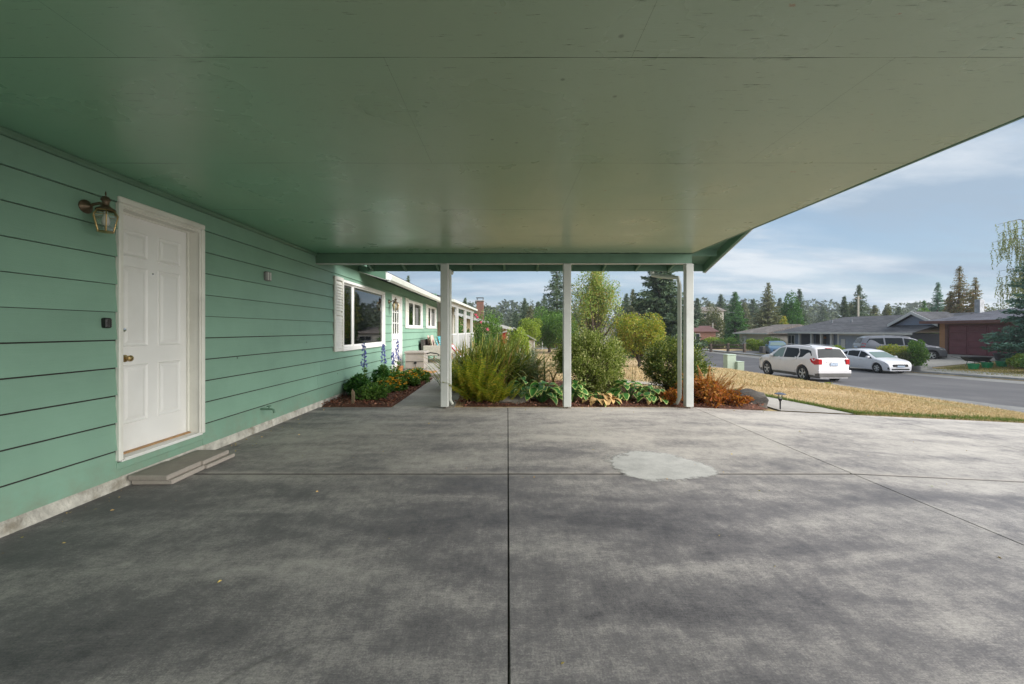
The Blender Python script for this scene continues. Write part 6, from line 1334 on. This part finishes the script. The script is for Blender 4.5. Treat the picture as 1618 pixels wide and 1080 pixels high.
# ------------------------------------------------------------------ cars
def interp(pts, x):
    if x <= pts[0][0]: return pts[0][1]
    for (a, b), (c, d) in zip(pts, pts[1:]):
        if x <= c: return b+(d-b)*(x-a)/(c-a) if c > a else d
    return pts[-1][1]
def car(name, label, loc, rz, sp, cat='car'):
    t = empty(name, loc, rz, label=label, cat=cat, group='cars parked along the street'); L, W = sp['L'], sp['W']; top = sp['top']; belt = sp['belt']; wr = sp['wr']; axles = sp['ax']
    def T(x): return interp(top, x)
    def plan(x): u = abs(x)/(L/2); return 1-.17*max(0, (u-.70)/.30)**2.2
    def hw(x, z):
        b = interp(belt, x) if isinstance(belt, list) else belt
        k = 1-.07*max(0, (.55-z)/.4)**1.5-.015*abs(z-.75)/.3
        return W/2*plan(x)*k-(.36*(z-b) if z > b else 0)-(.02 if z > b else 0)
    def bot(x):
        z = sp['clear']
        for a in axles:
            d = abs(x-a); r = wr*1.17
            if d < r: z = max(z, wr+math.sqrt(r*r-d*d)*.98)
        return z
    def zs(x): b = interp(belt, x) if isinstance(belt, list) else belt; tz = T(x); return max(min(tz-.07 if tz > b+.15 else tz-.05, tz-.03), sp['clear']+.1)
    Q = [1, .96, .86, .6, .3, 0]; QF = [0, .38, .68, .90, .98, 1]
    xs = set(ln(-L/2, L/2, 70))
    for p in top: xs.add(p[0])
    for a in axles:
        for i in range(17): xs.add(a+wr*1.17*math.cos(math.pi*i/16))
    for i in range(6): xs.add(L/2-.01*i*i); xs.add(-L/2+.01*i*i)
    xs = sorted(x for x in xs if -L/2 <= x <= L/2); xs = [x for i, x in enumerate(xs) if i == 0 or x-xs[i-1] > .0015]
    rings = []; NR = 10
    for x in xs:
        zb, zt, tz = bot(x), zs(x), T(x); zb = min(zb, zt-.02); pts = [(hw(x, zb)*.80, zb+.0)]
        for i in range(NR+1): z = zb+(zt-zb)*i/NR; pts.append((hw(x, z)-(.012 if i == 0 else 0), z))
        hs = hw(x, zt)
        for q, f in zip(Q[1:], QF[1:]): pts.append((hs*q, zt+(tz-zt)*f))
        ring = [(x, y, z) for y, z in pts]+[(x, -y, z) for y, z in reversed(pts[:-1])]; rings.append(ring)
    mb = MB(); n = len(rings[0])
    mb.loft(rings, 0)
    if sp.get('clad'):
        k = 0
        for i in range(len(rings)-1):
            for j in range(n):
                zc = (rings[i][j][2]+rings[i][(j+1) % n][2])/2
                if zc < sp['clad'] and abs(rings[i][j][1]) > .1: mb.m[k] = 1
                k += 1
    mb.build('body', [M[sp['paint']] if isinstance(sp['paint'], str) else sp['paint'], M['cladding']], t, smooth=30, local=True)
    mb = MB(); mb.box(-L/2+.25, L/2-.25, -W/2*.72, W/2*.72, sp['clear']+.01, .62); 
    mb.build('underbody', M['dark'], t, local=True)
    def side(poly, sg, nm, mat, off=.008, par=None):
        mb = MB(); P2 = [(x, sg*(hw(x, z)+off), z) for x, z in poly]; c = (sum(p[0] for p in P2)/len(P2), sum(p[1] for p in P2)/len(P2)+sg*.003, sum(p[2] for p in P2)/len(P2))
        for a, b in zip(P2, P2[1:]+P2[:1]): mb.face([c, a, b] if sg < 0 else [c, b, a])
        return mb.build(nm, mat, par or t, local=True)
    def topp(x, q, off):
        hs = hw(x, zs(x)); f = interp([(0, 1), (.3, .98), (.6, .90), (.86, .68), (.96, .38), (1, 0)], abs(q)); z = zs(x)+(T(x)-zs(x))*f
        dx = .02; s = (T(x+dx)-T(x-dx))/(2*dx); nn = math.hypot(1, s); return (x-s/nn*off, hs*q, z+off/nn)
    def wrap(xa, xb, qa, qb, nm, mat, off=.01, sh=0):
        mb = MB(); V = []; F = []
        for i in range(9):
            x = xa+(xb-xa)*i/8
            for j in range(11):
                qq = -1+2*j/10; q = (qa+(qb-qa)*i/8)*qq; V.append(topp(x, q, off))
        for i in range(8):
            for j in range(10): a = i*11+j; F.append((a, a+1, a+12, a+11))
        mb.raw(V, F); return mb.build(nm, mat, t, smooth=True, local=True)
    for sg in (1, -1):
        for g_ in sp['win']: side(g_[0], sg, 'side_window', M['lightglass'] if g_[1] else M['carglass'])
        for s_ in sp.get('seams', []): side(s_, sg, 'door_seam', M['dark'], .004)
        for h_ in sp['handles']: mb = MB(); y_ = hw(h_[0], h_[1]); mb.bbox(h_[0]-.09, h_[0]+.09, *sorted((sg*(y_-.01), sg*(y_+.035))), h_[1]-.018, h_[1]+.018, .008); mb.build('door_handle', M[sp['paint']] if not sp.get('chromeh') else M['chrome'], t, local=True)
        mx_, mz = sp['mirror']; y_ = hw(mx_, mz); mb = MB(); mb.bbox(mx_-.07, mx_+.09, *sorted((sg*(y_+.02), sg*(y_+.21))), mz-.06, mz+.09, .03); mb.build('wing_mirror', M[sp['paint']] if sp.get('pm', 1) else M['black'], t, local=True)
        for tl in sp['tail']: side(tl, sg, 'tail_light', M['lens'], .012)
        for hl in sp['head']: side(hl, sg, 'headlight', M['lampclear'], .012)
        if sp.get('rails'):
            a, b = sp['rails']; zr = T((a+b)/2); yy = hw(0, zs(0))*.93*sg; mb = MB(); mb.tube([(a, yy, T(a)-.02), (a+.12, yy, T(a)+.045), (0, yy, T(0)+.05), (b-.12, yy, T(b)+.045), (b, yy, T(b)-.02)], .018, 6); mb.build('roof_rail', M['galv'], t, smooth=True, local=True)
    wrap(*sp['screen'], 'windscreen', M['lightglass'] if sp.get('lightws') else M['carglass']); wrap(*sp['rear'], 'rear_window', M['carglass'])
    for a in axles:
        for sg in (1, -1):
            yc = sg*(W/2-.125); mb = MB(); mb.lathe([(wr*.62, -.10), (wr*.93, -.11), (wr, -.08), (wr, .08), (wr*.93, .11), (wr*.62, .10)], (0, 0, 0), 28, 'y', cap=False)
            mb.lathe([(wr*.62, -.09), (wr*.60, 0), (0, 0)], (0, 0, 0), 28, 'y', cap=False, m=1)
            wv = [(x+a, y+yc, z+wr) for x, y, z in mb.v]; mb.v = wv; wh = mb.build('wheel', [M['rubber'], M['dark']], t, smooth=True, local=True)
            r_ = MB(); f = sg*.085
            r_.lathe([(wr*.62, -.012), (wr*.66, .012), (wr*.58, .012)], (0, 0, 0), 28, 'y', cap=False); r_.lathe([(0, .014), (wr*.16, .012), (wr*.17, -.01), (0, -.012)], (0, 0, 0), 14, 'y')
            for k in range(sp.get('spokes', 5)):
                an = 2*math.pi*k/sp.get('spokes', 5)+.3
                for d_ in (-.13, .13): r_.bar((wr*.12*math.cos(an), 0, wr*.12*math.sin(an)), (wr*.62*math.cos(an+d_), .004, wr*.62*math.sin(an+d_)), wr*.10, .018, up=(0, 1, 0))
            r_.v = [(x+a, y*sg+yc+f, z+wr) for x, y, z in r_.v]; r_.build('rim', M['alloy'], wh, local=True)
    for (x0, x1, y0, y1, z0, z1, nm, mt) in sp.get('boxes', []):
        mb = MB(); mb.bbox(x0, x1, y0, y1, z0, z1, .012); mb.build(nm, M[mt], t, local=True)
    return t
M['pearl'] = carpaint('pearl_white_paint', (.70, .67, .68)); M['carwhite'] = carpaint('white_car_paint', (.72, .71, .74)); M['carblue'] = carpaint('steel_blue_paint', (.10, .19, .30), .4); M['carsilver'] = carpaint('silver_paint', (.42, .43, .45), .5); M['cardark'] = carpaint('dark_grey_paint', (.07, .07, .085), .4)
suv = dict(L=4.77, W=1.84, clear=.24, wr=.385, ax=(-1.40, 1.46), belt=[(-2.4, 1.16), (-1.0, 1.10), (1.2, 1.04), (2.4, .95)], paint='pearl', clad=.40, rails=(-1.7, .6), chromeh=False,
 top=[(-2.385, .62), (-2.375, .92), (-2.33, 1.14), (-2.06, 1.58), (-1.93, 1.66), (-1.5, 1.71), (-.6, 1.745), (.25, 1.71), (.66, 1.60), (1.36, 1.21), (1.75, 1.15), (2.1, 1.07), (2.28, .92), (2.36, .68), (2.385, .55)],
 win=[([(.12, 1.10), (1.08, 1.06), (.98, 1.16), (.60, 1.50), (.45, 1.56), (.12, 1.60)], 1), ([(-.98, 1.13), (.04, 1.10), (.04, 1.60), (-.90, 1.58), (-1.05, 1.40)], 0), ([(-1.98, 1.27), (-1.10, 1.14), (-1.14, 1.30), (-1.00, 1.56), (-1.6, 1.54), (-1.84, 1.48)], 0)],
 seams=[[(.07, .42), (.08, .42), (.09, 1.1), (.08, 1.1)], [(1.05, .55), (1.06, .55), (1.16, 1.02), (1.15, 1.02)], [(-.9, .5), (-.89, .5), (-.99, 1.1), (-1.0, 1.1)]], handles=[(.28, .98), (-.78, 1.01)], mirror=(.93, 1.12),
 tail=[[(-2.38, .88), (-2.33, 1.13), (-2.10, 1.17), (-1.93, 1.12), (-2.02, .97), (-2.2, .86)]], head=[[(2.32, .74), (2.24, .86), (1.9, .98), (1.85, .92), (2.05, .80)]],
 screen=(1.27, .64, .84, .80), rear=(-2.30, -2.04, .95, .84), spokes=5,
 boxes=[(-2.40, -2.30, .60, .79, .88, 1.13, 'tail_light', 'lens'), (-2.40, -2.30, -.79, -.60, .88, 1.13, 'tail_light', 'lens'), (-2.42, -2.385, -.38, .38, .98, 1.02, 'chrome_strip', 'chrome'), (-2.41, -2.385, -.2, .2, .82, .95, 'number_plate', 'plate'),
  (-2.46, -2.2, -.80, .80, .30, .46, 'rear_bumper', 'cladding'), (-2.45, -2.3, -.83, .83, .47, .62, 'bumper_shell', 'pearl'), (-2.10, -2.0, -.16, .16, 1.60, 1.635, 'brake_light', 'lens'), (2.30, 2.44, -.75, .75, .32, .48, 'front_bumper', 'cladding')])
hatch = dict(L=4.05, W=1.72, clear=.18, wr=.31, ax=(-1.22, 1.27), belt=[(-2.1, 1.02), (0, .93), (1.2, .86), (2.05, .75)], paint='carwhite', chromeh=False,
 top=[(-2.025, .60), (-2.01, .92), (-1.93, 1.08), (-1.62, 1.38), (-1.3, 1.44), (-.5, 1.485), (.05, 1.43), (.35, 1.32), (1.12, .95), (1.5, .88), (1.8, .79), (1.97, .66), (2.015, .52), (2.025, .42)],
 win=[([(-.05, .95), (.98, .89), (.62, 1.12), (.25, 1.29), (-.05, 1.35)], 0), ([(-.95, 1.02), (-.12, .96), (-.12, 1.35), (-.7, 1.36), (-1.0, 1.30)], 0), ([(-1.45, 1.12), (-1.03, 1.04), (-1.06, 1.28), (-1.2, 1.27)], 0)],
 seams=[[(-.10, .35), (-.09, .35), (-.075, .93), (-.085, .93)], [(.92, .45), (.93, .45), (1.03, .86), (1.02, .86)]], handles=[(.10, .82), (-.85, .86)], mirror=(.72, .97),
 tail=[[(-1.98, .78), (-1.93, 1.02), (-1.7, 1.0), (-1.75, .82)]], head=[[(1.93, .58), (1.85, .70), (1.30, .86), (1.22, .82), (1.6, .66)]],
 screen=(1.08, .38, .86, .80), rear=(-1.9, -1.65, .8, .72), lightws=1, spokes=6,
 boxes=[(1.99, 2.06, -.46, .46, .45, .60, 'grille', 'black'), (1.99, 2.055, -.55, .55, .24, .33, 'lower_grille', 'black'), (2.06, 2.075, -.24, .24, .42, .53, 'number_plate', 'plate'), (1.92, 2.02, .56, .74, .28, .40, 'fog_light', 'black'), (1.92, 2.02, -.74, -.56, .28, .40, 'fog_light', 'black'), (2.055, 2.07, -.46, .46, .595, .615, 'grille_trim', 'chrome')])
sedan = dict(L=4.5, W=1.78, clear=.18, wr=.32, ax=(-1.32, 1.40), belt=[(-2.3, .98), (1.2, .88), (2.25, .76)], paint='carblue',
 top=[(-2.25, .6), (-2.22, .98), (-1.7, 1.10), (-1.0, 1.40), (-.4, 1.46), (.2, 1.42), (.45, 1.34), (1.15, .98), (1.7, .90), (2.1, .78), (2.22, .62), (2.25, .45)],
 win=[([(0, .97), (.95, .92), (.55, 1.22), (.3, 1.33), (0, 1.37)], 0), ([(-1.2, 1.02), (-.07, .97), (-.07, 1.37), (-.7, 1.36)], 0)], handles=[(.1, .86), (-.9, .88)], mirror=(.72, .98), seams=[],
 tail=[[(-2.2, .78), (-2.18, .95), (-1.95, .95), (-1.95, .82)]], head=[[(2.18, .58), (2.1, .70), (1.65, .84), (1.6, .78), (1.9, .64)]], screen=(1.12, .48, .86, .8), rear=(-1.65, -1.02, .84, .76), lightws=1,
 boxes=[(2.2, 2.28, -.5, .5, .48, .62, 'grille', 'black'), (2.2, 2.27, -.7, .7, .24, .36, 'lower_grille', 'black'), (2.275, 2.29, -.24, .24, .38, .5, 'number_plate', 'plate')])
van = dict(suv); van.update(L=5.1, W=1.95, paint='cardark', clear=.24, wr=.37, ax=(-1.5, 1.62), rails=(-1.9, .5), top=[(-2.55, .62), (-2.54, .95), (-2.48, 1.20), (-2.28, 1.66), (-2.0, 1.76), (-.6, 1.80), (.4, 1.75), (.75, 1.63), (1.55, 1.16), (2.0, 1.08), (2.35, .95), (2.5, .75), (2.55, .55)],
 win=[([(.12, 1.12), (1.25, 1.08), (.72, 1.54), (.12, 1.64)], 0), ([(-1.0, 1.14), (.04, 1.12), (.04, 1.66), (-1.0, 1.66)], 0), ([(-2.15, 1.28), (-1.10, 1.15), (-1.10, 1.64), (-1.95, 1.60)], 0)], tail=[[(-2.5, .92), (-2.42, 1.25), (-2.2, 1.2), (-2.25, .95)]], head=[[(2.45, .76), (2.38, .88), (2.0, 1.0), (2.1, .82)]],
 screen=(1.52, .78, .84, .8), rear=(-2.47, -2.24, .84, .76), seams=[], clad=.38, boxes=[(-2.58, -2.5, -.8, .8, .3, .6, 'rear_bumper', 'cladding'), (-2.60, -2.54, -.3, .3, .85, .98, 'number_plate', 'plate')])
def cz(x, y, wz=0): return (x, y, min(gz(x, y), 9)+.012)
sv = car('white_suv', 'pearl white SUV with red tail lights parked at the near kerb', cz(16.15, 22.4), R(90+1.5), suv); sv.scale = (.96, 1, 1.07)
car('white_hatchback', 'small white hatchback facing the camera at the far kerb', cz(24.72, 27.5), R(-90), hatch)
x, y = gx(1232, 43), 43.5; car('blue_car', 'steel blue car parked beyond the white SUV, facing the street', (x, y, gz(x, y)+.03), R(-118), sedan)
M['vansilver'] = M['carsilver']; van['paint'] = 'vangrey'; M['vangrey'] = carpaint('mid_grey_paint', (.20, .20, .22), .5)
car('grey_van', 'dark grey people carrier in the driveway behind the white hatchback', (30.4, 31.6, gz(30.4, 31.6)+.03), R(-24), van)

# loose bits blown onto the slab
P_ = []
for i in range(260):
    x, y = (rng.uniform(-3.2, 9), rng.uniform(1.0, 6.95)) if i < 120 else ((-3.2+abs(rng.normal())*.12, rng.uniform(.5, 6.9)) if i < 200 else (rng.uniform(-1, 4.5), 6.95-abs(rng.normal())*.15))
    P_.append((x, y, dz(x)+.002))
P_ = np.array(P_); D_ = rng.normal(size=P_.shape); D_[:, 2] = .08
V, F = leaves(P_, D_, rng.uniform(.008, .028, len(P_)), .6); tag(npobj('leaf_litter', V, F, LM['dryleaf']), 'small dry leaf bits and grit lying on the driveway concrete', 'litter', kind='stuff')
# thin air haze
mb = MB(); mb.box(-600, 900, -80, 950, -3.2, 32); hz = mb.build('haze', M['dark']); hz['kind'] = 'stuff'; hz['label'] = 'thin pale haze in the distance'; hz['category'] = 'haze'
hm_ = bpy.data.materials.new('air'); hm_.use_nodes = True; n_ = hm_.node_tree; n_.nodes.remove(n_.nodes['Principled BSDF'])
v_ = n_.nodes.new('ShaderNodeVolumePrincipled'); v_.inputs['Color'].default_value = (.86, .92, 1, 1); v_.inputs['Density'].default_value = .00045; v_.inputs['Anisotropy'].default_value = .2
n_.links.new(v_.outputs[0], n_.nodes['Material Output'].inputs['Volume']); hz.data.materials.clear(); hz.data.materials.append(hm_)
